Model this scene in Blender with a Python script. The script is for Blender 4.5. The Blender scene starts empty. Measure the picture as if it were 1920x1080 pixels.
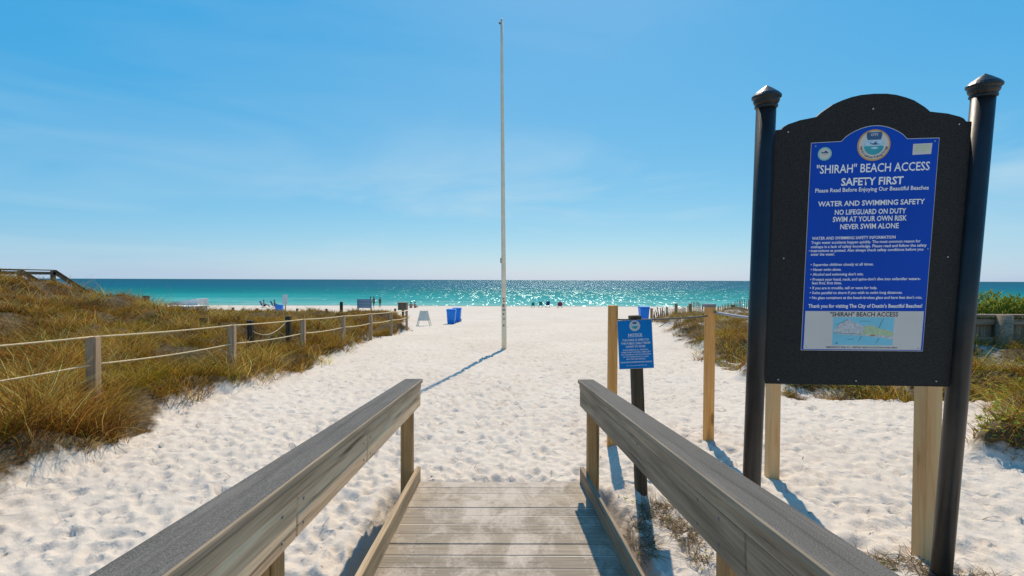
import bpy, bmesh, math, random
import numpy as np
from mathutils import Matrix, Vector
R = math.radians
rng = np.random.default_rng(7)
random.seed(7)
scene = bpy.context.scene
col = scene.collection

# ------------------------------------------------------------------ camera
CAMZ = 1.68
cam = bpy.data.cameras.new("camera"); cam.sensor_width = 36; cam.lens = 36 * 907 / 1920
cam.clip_start = 0.05; cam.clip_end = 60000
cam_o = bpy.data.objects.new("camera", cam); col.objects.link(cam_o)
cam_o.matrix_world = Matrix.Translation((0, 0, CAMZ)) @ Matrix.Rotation(R(90) - math.atan(15 / 907), 4, 'X') @ Matrix.Rotation(R(0.2), 4, 'Z')
scene.camera = cam_o

# ------------------------------------------------------------------ light
SUN_EL, SUN_AZ = 51.0, 9.0          # azimuth measured from +Y towards +X
sd = Vector((math.sin(R(SUN_AZ)) * math.cos(R(SUN_EL)), math.cos(R(SUN_AZ)) * math.cos(R(SUN_EL)), math.sin(R(SUN_EL))))
sun = bpy.data.lights.new("sun", 'SUN'); sun.energy = 4.5; sun.angle = R(0.53); sun.color = (1.0, 0.87, 0.70)
sun_o = bpy.data.objects.new("sun", sun); col.objects.link(sun_o)
sun_o.rotation_euler = (-sd).to_track_quat('-Z', 'Y').to_euler(); sun_o.location = (0, 0, 30)
world = bpy.data.worlds.new("World"); scene.world = world; world.use_nodes = True
wt = world.node_tree; wn = wt.nodes; wl = wt.links; wn.clear()
wout = wn.new('ShaderNodeOutputWorld'); bg = wn.new('ShaderNodeBackground'); bg.inputs[1].default_value = 0.1
sky = wn.new('ShaderNodeTexSky'); sky.sky_type = 'NISHITA'; sky.sun_disc = False
sky.sun_elevation = R(SUN_EL); sky.sun_rotation = R(SUN_AZ); sky.air_density = 1.0; sky.dust_density = 0.38; sky.ozone_density = 6.0
# one even colour balance over the whole sky (the photograph's deep, flat azure)
bal = wn.new('ShaderNodeVectorMath'); bal.operation = 'MULTIPLY_ADD'
bal.inputs[1].default_value = (0.92, 0.66, 0.27); bal.inputs[2].default_value = (-0.85, 2.0, 6.1)
hsv = wn.new('ShaderNodeVectorMath'); hsv.operation = 'MAXIMUM'; hsv.inputs[1].default_value = (0.55, 0.55, 0.55)
wl.new(sky.outputs[0], bal.inputs[0]); wl.new(bal.outputs[0], hsv.inputs[0])
tc = wn.new('ShaderNodeTexCoord')
mp = wn.new('ShaderNodeMapping'); mp.inputs['Rotation'].default_value = (0, R(-14), R(8)); mp.inputs['Location'].default_value = (7.7, 4.0, 2.2); mp.inputs['Scale'].default_value = (1.3, 1.3, 5.5)
wl.new(tc.outputs['Generated'], mp.inputs[0])
cn = wn.new('ShaderNodeTexNoise'); cn.inputs['Scale'].default_value = 1.3; cn.inputs['Detail'].default_value = 4; cn.inputs['Roughness'].default_value = 0.55
cn.inputs['Distortion'].default_value = 0.6
wl.new(mp.outputs[0], cn.inputs['Vector'])
cr = wn.new('ShaderNodeMapRange'); cr.inputs['From Min'].default_value = 0.46; cr.inputs['From Max'].default_value = 0.80
cr.inputs['To Min'].default_value = 0.0; cr.inputs['To Max'].default_value = 0.8
sxyz = wn.new('ShaderNodeSeparateXYZ'); wl.new(tc.outputs['Generated'], sxyz.inputs[0])
low = wn.new('ShaderNodeMapRange'); low.interpolation_type = 'SMOOTHSTEP'; wl.new(sxyz.outputs['Z'], low.inputs['Value'])
low.inputs['From Min'].default_value = 0.36; low.inputs['From Max'].default_value = 0.10; low.inputs['To Min'].default_value = 0.12
cfac = wn.new('ShaderNodeMath'); cfac.operation = 'MULTIPLY'
wl.new(cn.outputs['Fac'], cr.inputs['Value']); wl.new(cr.outputs[0], cfac.inputs[0]); wl.new(low.outputs[0], cfac.inputs[1])
cm = wn.new('ShaderNodeMix'); cm.data_type = 'RGBA'
wl.new(cfac.outputs[0], cm.inputs['Factor']); wl.new(hsv.outputs[0], cm.inputs[6]); cm.inputs[7].default_value = (5.6, 7.4, 8.4, 1)
wl.new(cm.outputs[2], bg.inputs[0]); wl.new(bg.outputs[0], wout.inputs[0])
scene.view_settings.view_transform = 'Standard'; scene.view_settings.look = 'None'
scene.view_settings.exposure = 0.0; scene.view_settings.gamma = 1.0

# ------------------------------------------------------------------ materials
MATS = {}
def N(m, t): return m.node_tree.nodes.new(t)
def L(m, a, b): m.node_tree.links.new(a, b)
def new_mat(name):
    m = bpy.data.materials.new(name); m.use_nodes = True
    MATS[name] = m
    return m, m.node_tree.nodes['Principled BSDF']
def noise(m, vec, scale, detail=4, rough=.5, dist=0):
    n = N(m, 'ShaderNodeTexNoise'); n.inputs['Scale'].default_value = scale; n.inputs['Detail'].default_value = detail
    n.inputs['Roughness'].default_value = rough; n.inputs['Distortion'].default_value = dist
    if vec is not None: L(m, vec, n.inputs['Vector'])
    return n.outputs['Fac']
def ramp(m, fac, stops):
    r = N(m, 'ShaderNodeValToRGB'); e = r.color_ramp.elements
    while len(e) < len(stops): e.new(0.5)
    for k, (p, c) in enumerate(stops):
        e[k].position = p; e[k].color = (*c, 1) if len(c) == 3 else c
    L(m, fac, r.inputs[0]); return r.outputs[0]
def mixc(m, fac, a, b, mode='MIX'):
    n = N(m, 'ShaderNodeMix'); n.data_type = 'RGBA'; n.blend_type = mode
    for v, i in ((fac, 0), (a, 6), (b, 7)):
        if isinstance(v, (int, float)): n.inputs[i].default_value = v
        elif isinstance(v, tuple): n.inputs[i].default_value = (*v, 1)
        else: L(m, v, n.inputs[i])
    return n.outputs[2]
def maprange(m, v, a, b, c=0., d=1., smooth=False):
    n = N(m, 'ShaderNodeMapRange')
    if smooth: n.interpolation_type = 'SMOOTHSTEP'
    for k, q in zip(('From Min', 'From Max', 'To Min', 'To Max'), (a, b, c, d)): n.inputs[k].default_value = q
    L(m, v, n.inputs['Value']); return n.outputs[0]
def math_(m, op, a, b=None):
    n = N(m, 'ShaderNodeMath'); n.operation = op
    for i, v in enumerate((a, b)):
        if v is None: continue
        if isinstance(v, (int, float)): n.inputs[i].default_value = v
        else: L(m, v, n.inputs[i])
    return n.outputs[0]
def bump(m, bsdf, h, strength, dist=0.01, prev=None):
    b = N(m, 'ShaderNodeBump'); b.inputs['Strength'].default_value = strength; b.inputs['Distance'].default_value = dist
    L(m, h, b.inputs['Height'])
    if prev is not None: L(m, prev, b.inputs['Normal'])
    L(m, b.outputs[0], bsdf.inputs['Normal']); return b.outputs[0]
def scaled(m, vec, s):
    n = N(m, 'ShaderNodeMapping'); n.inputs['Scale'].default_value = s; L(m, vec, n.inputs[0]); return n.outputs[0]
def obj_coords(m, rand=True):
    t = N(m, 'ShaderNodeTexCoord')
    if not rand: return t.outputs['Object']
    i = N(m, 'ShaderNodeObjectInfo'); a = N(m, 'ShaderNodeVectorMath'); a.operation = 'ADD'
    k = N(m, 'ShaderNodeMath'); k.operation = 'MULTIPLY'; k.inputs[1].default_value = 37.0
    L(m, i.outputs['Random'], k.inputs[0]); L(m, t.outputs['Object'], a.inputs[0]); L(m, k.outputs[0], a.inputs[1])
    return a.outputs[0]

def wood(name, dark, mid, light, knots=True, rough=0.85, grain=16, bumps=0.35, sand=False, vary=0.25, fib=.38):
    m, b = new_mat(name)
    dark, mid, light = [tuple(min(.9, q * k) for q, k in zip(c, (1.18, 1.05, .88))) for c in (dark, mid, light)]
    v = obj_coords(m)
    g1 = noise(m, scaled(m, v, (0.9, grain, grain)), 1.6, 5, .6, .6)
    g2 = noise(m, scaled(m, v, (3.5, 130, 130)), 1.0, 3, .6)
    blot = noise(m, scaled(m, v, (1.3, 3, 3)), 1.4, 3)
    c = ramp(m, g1, [(.28, dark), (.5, mid), (.72, light)])
    c = mixc(m, math_(m, 'MULTIPLY', maprange(m, g2, .35, .7), fib), c, tuple(x * .5 for x in dark))
    c = mixc(m, maprange(m, blot, .35, .7, 0, vary), c, tuple(x * .62 for x in mid))
    ck = noise(m, scaled(m, v, (.75, 34, 34)), 1.0, 2, .5, .25)
    crack = maprange(m, ck, .655, .70)
    if bumps > .3: c = mixc(m, math_(m, 'MULTIPLY', crack, .7), c, tuple(x * .3 for x in dark))
    i = N(m, 'ShaderNodeObjectInfo')
    c = mixc(m, 1.0, c, ramp(m, i.outputs['Random'], [(0, (.82, .82, .82)), (1, (1.1, 1.08, 1.05))]), 'MULTIPLY')
    if knots:
        vo = N(m, 'ShaderNodeTexVoronoi'); vo.inputs['Scale'].default_value = 1.0
        L(m, scaled(m, v, (2.0, 7.5, 7.5)), vo.inputs['Vector'])
        kn = maprange(m, vo.outputs['Distance'], .07, .19, 1, 0, True)
        c = mixc(m, math_(m, 'MULTIPLY', kn, .75), c, tuple(x * .35 for x in dark))
    if sand:
        gp = N(m, 'ShaderNodeNewGeometry'); sx = N(m, 'ShaderNodeSeparateXYZ'); L(m, gp.outputs['Position'], sx.inputs[0])
        s1 = noise(m, scaled(m, gp.outputs['Position'], (2.4, 1.3, 1)), 2.2, 8, .68, .5)
        s2 = noise(m, gp.outputs['Position'], 45, 3, .6)
        lift = maprange(m, sx.outputs['Y'], 2.2, 4.0, -.04, .10)
        mid_ = maprange(m, math_(m, 'ABSOLUTE', math_(m, 'ADD', sx.outputs['X'], .02)), .05, .62, .05, -.05)
        tot = math_(m, 'ADD', math_(m, 'ADD', s1, lift), math_(m, 'ADD', mid_, math_(m, 'MULTIPLY', math_(m, 'SUBTRACT', s2, .5), .26)))
        c = mixc(m, maprange(m, tot, .47, .68, 0, .78), c, (.56, .47, .385))
    L(m, c, b.inputs['Base Color']); b.inputs['Roughness'].default_value = rough
    b.inputs['Specular IOR Level'].default_value = .25
    h = math_(m, 'ADD', g2, math_(m, 'MULTIPLY', g1, 1.5))
    bump(m, b, h, bumps, .004)
    return m
wood('ramp_board_grey', (.17, .135, .10), (.36, .30, .235), (.50, .42, .34), bumps=.5)
wood('weathered_wood', (.13, .10, .075), (.27, .22, .17), (.40, .34, .27))
wood('ramp_board_lit', (.36, .25, .155), (.74, .565, .41), (.84, .70, .54), knots=True, bumps=.5, fib=.30, vary=.15)  # left rail boards: sunlight on their inner face painted into a lighter wood colour
wood('deck_wood', (.21, .19, .165), (.30, .28, .25), (.37, .345, .315), knots=False, sand=True, grain=22)
wood('toe_wood', (.22, .17, .115), (.40, .32, .225), (.54, .45, .33), knots=False)
wood('orange_lumber', (.46, .22, .065), (.64, .36, .13), (.74, .46, .19), grain=12, bumps=.2, vary=.1, fib=.15)
wood('new_lumber', (.66, .38, .165), (.77, .52, .28), (.82, .61, .37), grain=12, bumps=.2, vary=.06, fib=.10)
wood('brown_post', (.26, .155, .07), (.43, .28, .135), (.53, .37, .20), grain=14)
wood('fence_post_wood', (.27, .185, .12), (.44, .33, .24), (.58, .46, .35), knots=False)
wood('dark_post', (.04, .034, .026), (.085, .07, .05), (.14, .115, .08), knots=False)
wood('old_rail', (.10, .075, .055), (.19, .15, .11), (.28, .23, .175), knots=False)
wood('picket', (.33, .28, .22), (.5, .44, .36), (.62, .56, .47), knots=False)

def plain(name, c, rough=.5, spec=.5, var=.15, scale=8, bumps=0., bscale=80, metallic=0.):
    m, b = new_mat(name)
    v = obj_coords(m)
    n = noise(m, v, scale, 5, .6)
    cc = mixc(m, maprange(m, n, .3, .75), tuple(min(1, x * (1 + var)) for x in c), tuple(x * (1 - var) for x in c))
    L(m, cc, b.inputs['Base Color']); b.inputs['Roughness'].default_value = rough
    b.inputs['Specular IOR Level'].default_value = spec; b.inputs['Metallic'].default_value = metallic
    if bumps: bump(m, b, noise(m, v, bscale, 3, .6), bumps, .003)
    return m
m, b = new_mat('rail_cap')
v = obj_coords(m)
c = ramp(m, noise(m, v, 330, 3, .7), [(.30, (.05, .046, .04)), (.5, (.115, .105, .092)), (.68, (.25, .235, .21))])
c = mixc(m, maprange(m, noise(m, scaled(m, v, (1, 4, 4)), 2.2, 6, .65), .35, .75, 0, .45), c, (.20, .18, .155))
c = mixc(m, maprange(m, noise(m, v, 60, 5, .7), .62, .72, 0, .5), c, (.30, .265, .22))
c = mixc(m, maprange(m, noise(m, scaled(m, v, (.7, 22, 22)), 1.3, 5, .65), .55, .72, 0, .6), c, (.045, .04, .034))
c = mixc(m, maprange(m, noise(m, scaled(m, v, (.5, 9, 9)), 1.7, 6, .7, .5), .56, .70, 0, .55), c, (.23, .21, .18))
L(m, c, b.inputs['Base Color']); b.inputs['Roughness'].default_value = .9; b.inputs['Specular IOR Level'].default_value = .15
bump(m, b, noise(m, v, 300, 4, .7), .8, .003)
wood('cap_edge', (.20, .17, .13), (.30, .26, .21), (.42, .37, .30), knots=False)
plain('black_board', (.022, .020, .018), .6, .2, .7, 150, .6, 260)
plain('black_pole', (.018, .017, .016), .36, .38, .3, 9, .12, 60)
plain('sign_blue', (.0, .065, .43), .5, .15, .08, 4)
plain('notice_blue', (.0, .21, .56), .5, .15, .08, 6)
plain('bin_blue', (.0, .21, .72), .4, .4, .12, 5)
plain('bin_lid', (.0, .18, .66), .4, .4, .12, 5)
plain('tyre', (.02, .02, .02), .8)
plain('letter_white', (.90, .86, .79), .4, .3, .02)
plain('letter_black', (.02, .02, .02), .5, .3, .02)
plain('panel_white', (.66, .60, .53), .45, .3, .05, 5)
plain('seal_orange', (.62, .33, .10), .4, .3, .05)
plain('seal_navy', (.02, .09, .20), .4)
plain('seal_teal', (.02, .33, .36), .4)
plain('seal_pale', (.45, .62, .70), .4, .4, .2, 60)
plain('seal_green', (.24, .52, .42), .4)
plain('map_water', (.22, .58, .68), .5, .3, .05)
plain('map_land', (.52, .52, .50), .5, .3, .35, 70)
plain('map_green', (.46, .56, .32), .5, .3, .15, 50)
plain('map_red', (.42, .16, .08), .5)
plain('map_line', (.10, .18, .22), .5)
plain('steel', (.55, .55, .56), .35, .5, .1, 20, metallic=.9)
plain('flag_white', (.93, .73, .50), .45, .4, .12, 3)
plain('flag_grey', (.22, .21, .20), .6)
plain('rope', (.62, .48, .28), .9, .1, .25, 40, .6, 300)
plain('cable', (.10, .095, .085), .6, .4, .2, 30)
plain('grey_pipe', (.26, .28, .31), .5, .4, .2, 20)
plain('white_box', (.90, .84, .75), .5, .4, .08, 2)
plain('grey_box', (.40, .41, .38), .6, .4, .15, 2)
plain('far_sign_blue', (.20, .29, .36), .6, .3, .12, 3)
plain('far_sign_pale', (.55, .56, .56), .6, .3, .1, 3)
plain('far_sign_brown', (.16, .12, .09), .7, .3, .15, 5)
plain('frame_pale', (.84, .74, .58), .6, .3, .15, 5)
plain('chair_navy', (.02, .04, .16), .8, .2); plain('chair_green', (.01, .19, .16), .8, .2)
plain('chair_red', (.24, .035, .06), .8, .2); plain('chair_frame', (.08, .08, .09), .4)
plain('skin', (.38, .20, .13), .6, .3, .06); plain('skin_dark', (.14, .07, .045), .6, .3, .06)
plain('hair_dark', (.02, .014, .01), .6); plain('cloth_black', (.015, .017, .02), .8)
plain('cloth_red', (.45, .06, .07), .8); plain('cloth_white', (.7, .7, .72), .8); plain('cloth_green', (.05, .16, .06), .8); plain('cloth_grey', (.16, .19, .19), .8)

# sand
m, b = new_mat('sand')
t = N(m, 'ShaderNodeTexCoord'); P = t.outputs['Object']
n1 = noise(m, P, .35, 4, .55); n2 = noise(m, P, 5.0, 5, .6); n3 = noise(m, P, 70, 4, .7); n4 = noise(m, P, 260, 2, .6)
c = ramp(m, n1, [(.3, (.63, .54, .435)), (.7, (.70, .612, .505))])
c = mixc(m, maprange(m, n2, .35, .7, 0, .28), c, (.52, .425, .345))
c = mixc(m, maprange(m, n3, .55, .8, 0, .35), c, (.42, .34, .27))
# scattered dark specks of dry plant bits
vo = N(m, 'ShaderNodeTexVoronoi'); vo.inputs['Scale'].default_value = 9; L(m, P, vo.inputs['Vector'])
spk = math_(m, 'MULTIPLY', maprange(m, vo.outputs['Distance'], .05, .12, 1, 0), maprange(m, noise(m, P, 1.3, 3), .5, .6))
c = mixc(m, math_(m, 'MULTIPLY', spk, .6), c, (.13, .09, .055))
vo3 = N(m, 'ShaderNodeTexVoronoi'); vo3.inputs['Scale'].default_value = 4.3; L(m, scaled(m, P, (1, .7, 1)), vo3.inputs['Vector'])
spk2 = math_(m, 'MULTIPLY', maprange(m, math_(m, 'ADD', vo3.outputs['Distance'], math_(m, 'MULTIPLY', n3, .1)), .08, .17, 1, 0), maprange(m, noise(m, P, .9, 4), .47, .6))
c = mixc(m, math_(m, 'MULTIPLY', spk2, .5), c, (.24, .17, .11))
va = N(m, 'ShaderNodeAttribute'); va.attribute_name = 'veg'
lit = ramp(m, noise(m, P, 14, 6, .7), [(.3, (.05, .034, .018)), (.55, (.13, .09, .045)), (.75, (.25, .18, .10))])
vm = maprange(m, math_(m, 'ADD', va.outputs['Fac'], math_(m, 'MULTIPLY', math_(m, 'SUBTRACT', noise(m, P, 6, 5, .65), .5), 1.0)), .25, .6, 0, 1)
c = mixc(m, vm, c, lit)
wa = N(m, 'ShaderNodeAttribute'); wa.attribute_name = 'wet'
c = mixc(m, math_(m, 'MULTIPLY', wa.outputs['Fac'], .5), c, (.36, .32, .27))
L(m, c, b.inputs['Base Color']); b.inputs['Roughness'].default_value = .95; b.inputs['Specular IOR Level'].default_value = .1
wob = N(m, 'ShaderNodeVectorMath'); wob.operation = 'MULTIPLY_ADD'; wn_ = N(m, 'ShaderNodeTexNoise'); wn_.inputs['Scale'].default_value = 3.0; wn_.inputs['Detail'].default_value = 3; L(m, P, wn_.inputs['Vector'])
L(m, wn_.outputs['Color'], wob.inputs[0]); wob.inputs[1].default_value = (.35, .35, 0); L(m, P, wob.inputs[2])
def pits(scale, stretch, lo, hi):
    v_ = N(m, 'ShaderNodeTexVoronoi'); v_.inputs['Scale'].default_value = scale; L(m, scaled(m, wob.outputs[0], stretch), v_.inputs['Vector'])
    return maprange(m, v_.outputs['Distance'], lo, hi, 0, 1, True)
pt = math_(m, 'ADD', pits(4.6, (1, .72, 1), .10, .36), math_(m, 'MULTIPLY', pits(9.5, (1, .8, 1), .08, .34), .5))
bp = bump(m, b, noise(m, P, 9, 5, .65), .30, .04)
bp = bump(m, b, pt, .5, .030, bp)
bp = bump(m, b, noise(m, P, 24, 4, .7), .42, .018, bp)
bump(m, b, math_(m, 'ADD', n3, n4), .35, .006, bp)

# water
m, b = new_mat('sea_water')
nt = m.node_tree; nt.nodes.remove(b)
g = N(m, 'ShaderNodeNewGeometry'); sx = N(m, 'ShaderNodeSeparateXYZ'); L(m, g.outputs['Position'], sx.inputs[0])
pos = g.outputs['Position']
bands = noise(m, scaled(m, pos, (.006, .022, 1)), 1.0, 5, .6, .3)
yy = math_(m, 'ADD', sx.outputs['Y'], math_(m, 'MULTIPLY', math_(m, 'SUBTRACT', bands, .5), 60))
ly = math_(m, 'LOGARITHM', math_(m, 'MAXIMUM', yy, 60.), 10.)
f = maprange(m, ly, math.log10(80), math.log10(1200))
wc = ramp(m, f, [(0.0, (.26, .46, .39)), (.07, (.11, .40, .355)), (.17, (.02, .29, .275)), (.30, (.002, .18, .18)), (.42, (.002, .13, .16)), (.55, (.004, .10, .165)), (1, (.010, .085, .135))])
wv = noise(m, scaled(m, pos, (.02, .16, 1)), 1.0, 6, .7)
wc = mixc(m, maprange(m, wv, .38, .66, 0, .75), wc, mixc(m, .55, wc, (.0, .10, .12)))
wc = mixc(m, maprange(m, noise(m, scaled(m, pos, (.03, .2, 1)), 1.7, 5, .7), .56, .72, 0, .5), wc, mixc(m, .35, wc, (.16, .46, .43)))
# foam streaks close to the shore
fo = noise(m, scaled(m, pos, (.045, .30, 1)), 1.0, 6, .7, .4)
fm = math_(m, 'MULTIPLY', maprange(m, fo, .58, .66), maprange(m, sx.outputs['Y'], 88, 140, .9, 0))
fl = maprange(m, math_(m, 'ADD', sx.outputs['Y'], math_(m, 'MULTIPLY', math_(m, 'SUBTRACT', fo, .5), 9)), 86.5, 88.5, .95, 0)
wc = mixc(m, math_(m, 'MAXIMUM', fm, fl), wc, (.62, .58, .52))
dif = N(m, 'ShaderNodeBsdfDiffuse'); L(m, wc, dif.inputs[0])
glo = N(m, 'ShaderNodeBsdfGlossy'); glo.inputs['Roughness'].default_value = .26; glo.inputs['Color'].default_value = (.75, .95, 1, 1)
def slope(sc, k):
    n = N(m, 'ShaderNodeTexNoise'); n.inputs['Scale'].default_value = 1.0; n.inputs['Detail'].default_value = 1.2; n.inputs['Roughness'].default_value = .5
    L(m, scaled(m, pos, sc), n.inputs['Vector'])
    a = N(m, 'ShaderNodeVectorMath'); a.operation = 'MULTIPLY_ADD'; L(m, n.outputs['Color'], a.inputs[0])
    a.inputs[1].default_value = (k * .6, k, 0); a.inputs[2].default_value = (-k * .3, -k / 2, 0); return a.outputs[0]
ad = N(m, 'ShaderNodeVectorMath'); ad.operation = 'ADD'; L(m, slope((2.4, .28, 1), 2.5), ad.inputs[0]); L(m, slope((.8, .055, 1), 1.7), ad.inputs[1])
ad2 = N(m, 'ShaderNodeVectorMath'); ad2.operation = 'ADD'; L(m, ad.outputs[0], ad2.inputs[0]); ad2.inputs[1].default_value = (0, 0, 1)
nr = N(m, 'ShaderNodeVectorMath'); nr.operation = 'NORMALIZE'; L(m, ad2.outputs[0], nr.inputs[0]); L(m, nr.outputs[0], glo.inputs['Normal'])
ms = N(m, 'ShaderNodeMixShader'); ms.inputs[0].default_value = .06
L(m, dif.outputs[0], ms.inputs[1]); L(m, glo.outputs[0], ms.inputs[2]); L(m, ms.outputs[0], nt.nodes['Material Output'].inputs[0])

# grass blades / leaves (per-blade colour of the plant itself)
def leafmat(name, trans):
    m, b = new_mat(name); nt = m.node_tree; nt.nodes.remove(b)
    a = N(m, 'ShaderNodeAttribute'); a.attribute_name = 'Col'
    d = N(m, 'ShaderNodeBsdfDiffuse'); tr = N(m, 'ShaderNodeBsdfTranslucent'); x = N(m, 'ShaderNodeMixShader'); x.inputs[0].default_value = trans
    L(m, a.outputs['Color'], d.inputs[0]); L(m, a.outputs['Color'], tr.inputs[0])
    L(m, d.outputs[0], x.inputs[1]); L(m, tr.outputs[0], x.inputs[2]); L(m, x.outputs[0], nt.nodes['Material Output'].inputs[0])
leafmat('grass_blade', .28); leafmat('vine_leaf', .4)

# ------------------------------------------------------------------ object helpers
WM = {}
def tag(o, label=None, cat=None, group=None, kind=None):
    if label: o['label'] = label
    if cat: o['category'] = cat
    if group: o['group'] = group
    if kind: o['kind'] = kind
    return o
def place(o, M, parent=None):
    WM[o.name] = M.copy(); col.objects.link(o)
    if parent is not None:
        o.parent = parent; o.matrix_basis = WM[parent.name].inverted() @ M
    else: o.matrix_basis = M
    return o
def thing(name, label, cat, loc, group=None):
    o = bpy.data.objects.new(name, None); o.empty_display_size = .1
    place(o, Matrix.Translation(loc)); return tag(o, label, cat, group)
def from_data(name, v, f, mat, parent=None, M=Matrix(), smooth=False):
    me = bpy.data.meshes.new(name); me.from_pydata([tuple(p) for p in v], [], f); me.update()
    for mt in (mat if isinstance(mat, list) else [mat]): me.materials.append(MATS[mt])
    if smooth: me.polygons.foreach_set('use_smooth', [True] * len(me.polygons))
    return place(bpy.data.objects.new(name, me), M, parent)
def from_bm(name, bm, mat, parent=None, M=Matrix(), smooth=False):
    me = bpy.data.meshes.new(name); bm.to_mesh(me); bm.free()
    for mt in (mat if isinstance(mat, list) else [mat]): me.materials.append(MATS[mt])
    if smooth: me.polygons.foreach_set('use_smooth', [True] * len(me.polygons))
    return place(bpy.data.objects.new(name, me), M, parent)
def bm_box(sx, sy, sz, bev=0.0, seg=1, taper=1.0):
    bm = bmesh.new(); bmesh.ops.create_cube(bm, size=1)
    for v in bm.verts:
        k = taper if v.co.z < 0 else 1.0
        v.co = Vector((v.co.x * sx * k, v.co.y * sy * k, v.co.z * sz))
    if bev: bmesh.ops.bevel(bm, geom=bm.edges[:], offset=bev, segments=seg, profile=.6, affect='EDGES')
    return bm
def frame(p0, p1, up=(0, 0, 1)):
    p0, p1 = Vector(p0), Vector(p1); x = (p1 - p0).normalized(); up = Vector(up)
    if abs(x.dot(up)) > .95: up = Vector((0, 1, 0))
    y = up.cross(x).normalized(); z = x.cross(y)
    M = Matrix((x, y, z)).transposed().to_4x4(); M.translation = (p0 + p1) / 2
    return M, (p1 - p0).length
def beam(name, p0, p1, w, h, mat, parent, bev=.004, up=(0, 0, 1), seg=1):
    """a board whose local X runs along its length; w across, h along 'up'"""
    M, l = frame(p0, p1, up)
    return from_bm(name, bm_box(l, w, h, bev, seg), mat, parent, M)
def tube_data(pts, rad, n=10, caps=True):
    pts = [Vector(p) for p in pts]; V = []; F = []
    if not hasattr(rad, '__len__'): rad = [rad] * len(pts)
    a = None
    for i, p in enumerate(pts):
        d = (pts[min(i + 1, len(pts) - 1)] - pts[max(i - 1, 0)]).normalized()
        if a is None: a = d.orthogonal().normalized()
        a = (a - d * a.dot(d)).normalized(); b_ = d.cross(a)
        for k in range(n):
            t = 2 * math.pi * k / n; V.append(p + (a * math.cos(t) + b_ * math.sin(t)) * rad[i])
    for i in range(len(pts) - 1):
        for k in range(n):
            F.append((i * n + k, i * n + (k + 1) % n, (i + 1) * n + (k + 1) % n, (i + 1) * n + k))
    if caps:
        F.append(tuple(range(n))[::-1]); F.append(tuple((len(pts) - 1) * n + k for k in range(n)))
    return V, F
def tube(name, pts, rad, mat, parent=None, n=10, smooth=True, caps=True):
    o_ = sum((Vector(p) for p in pts), Vector()) / len(pts)
    V, F = tube_data([Vector(p) - o_ for p in pts], rad, n, caps)
    return from_data(name, V, F, mat, parent, Matrix.Translation(o_), smooth)
def sag(p0, p1, drop, n=14):
    p0, p1 = Vector(p0), Vector(p1)
    return [p0.lerp(p1, k / n) - Vector((0, 0, drop * 4 * (k / n) * (1 - k / n))) for k in range(n + 1)]

# ------------------------------------------------------------------ terrain
def _h(ix, iy, s):
    n = (ix * 374761393 + iy * 668265263 + s * 974634777) & 0xffffffff
    n = ((n ^ (n >> 13)) * 1274126177) & 0xffffffff
    return ((n ^ (n >> 16)) & 0xffff) / 65535.0
def vnoise(x, y, s=0):
    x = np.asarray(x, float); y = np.asarray(y, float)
    ix = np.floor(x).astype(np.int64); iy = np.floor(y).astype(np.int64); fx = x - ix; fy = y - iy
    fx = fx * fx * (3 - 2 * fx); fy = fy * fy * (3 - 2 * fy)
    a = _h(ix, iy, s); b_ = _h(ix + 1, iy, s); c_ = _h(ix, iy + 1, s); d_ = _h(ix + 1, iy + 1, s)
    return (a + (b_ - a) * fx) * (1 - fy) + (c_ + (d_ - c_) * fx) * fy
def sstep(a, b_, x):
    t = np.clip((np.asarray(x, float) - a) / (b_ - a), 0, 1); return t * t * (3 - 2 * t)
def base(y): return np.interp(y, [-200, 0, 2.5, 4, 15, 33, 60, 80, 90, 150, 400, 9000], [.3, -.06, -.03, -.012, -.5, -1.32, -2.4, -2.86, -3.14, -5, -9, -9])
def g2(x, y, cx, cy, sx, sy0, sy1):
    sy = np.where(y < cy, sy0, sy1); return np.exp(-(((x - cx) / sx) ** 2 + ((y - cy) / sy) ** 2) / 2)
XE_Y = [-8, 3, 4.3, 6, 7.5, 9.3, 11, 14, 18, 22, 25, 28, 34, 40, 44, 47, 48]
XE_X = [-3.3, -3.55, -3.8, -4.05, -4.2, -4.35, -4.45, -4.7, -5.0, -4.85, -5.1, -6.3, -7.6, -9.0, -11, -20, -300]
def veg_left(x, y):
    e = np.interp(y, XE_Y, XE_X) + (vnoise(x * 1.1, y * 1.1, 3) - .5) * .7 + (vnoise(x * 3.5, y * 3.5, 4) - .5) * .3
    return np.where(y < 47.5, sstep(-.05, .45, e - x), 0)
def veg_right(x, y):
    n = (vnoise(x * .9, y * .9, 5) - .5) * 1.3 + (vnoise(x * 3, y * 3, 6) - .5) * .6
    xe = np.interp(y, [6.4, 6.9, 7.4, 10, 14, 20, 25, 29, 34, 40], [30, 5.5, 4.8, 4.7, 5.2, 6.4, 7.7, 8.5, 10.5, 60])
    a = sstep(-.1, .6, x - xe + n) * (y > 6.3)
    bmask = sstep(0, .5, x - np.interp(y, [4.2, 4.5, 5.2, 6.4], [4.5, 4.25, 4.9, 6.1]) + n * .4) * sstep(4.15, 4.5, y) * sstep(6.6, 6.1, y)
    return np.maximum(a, bmask)
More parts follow.
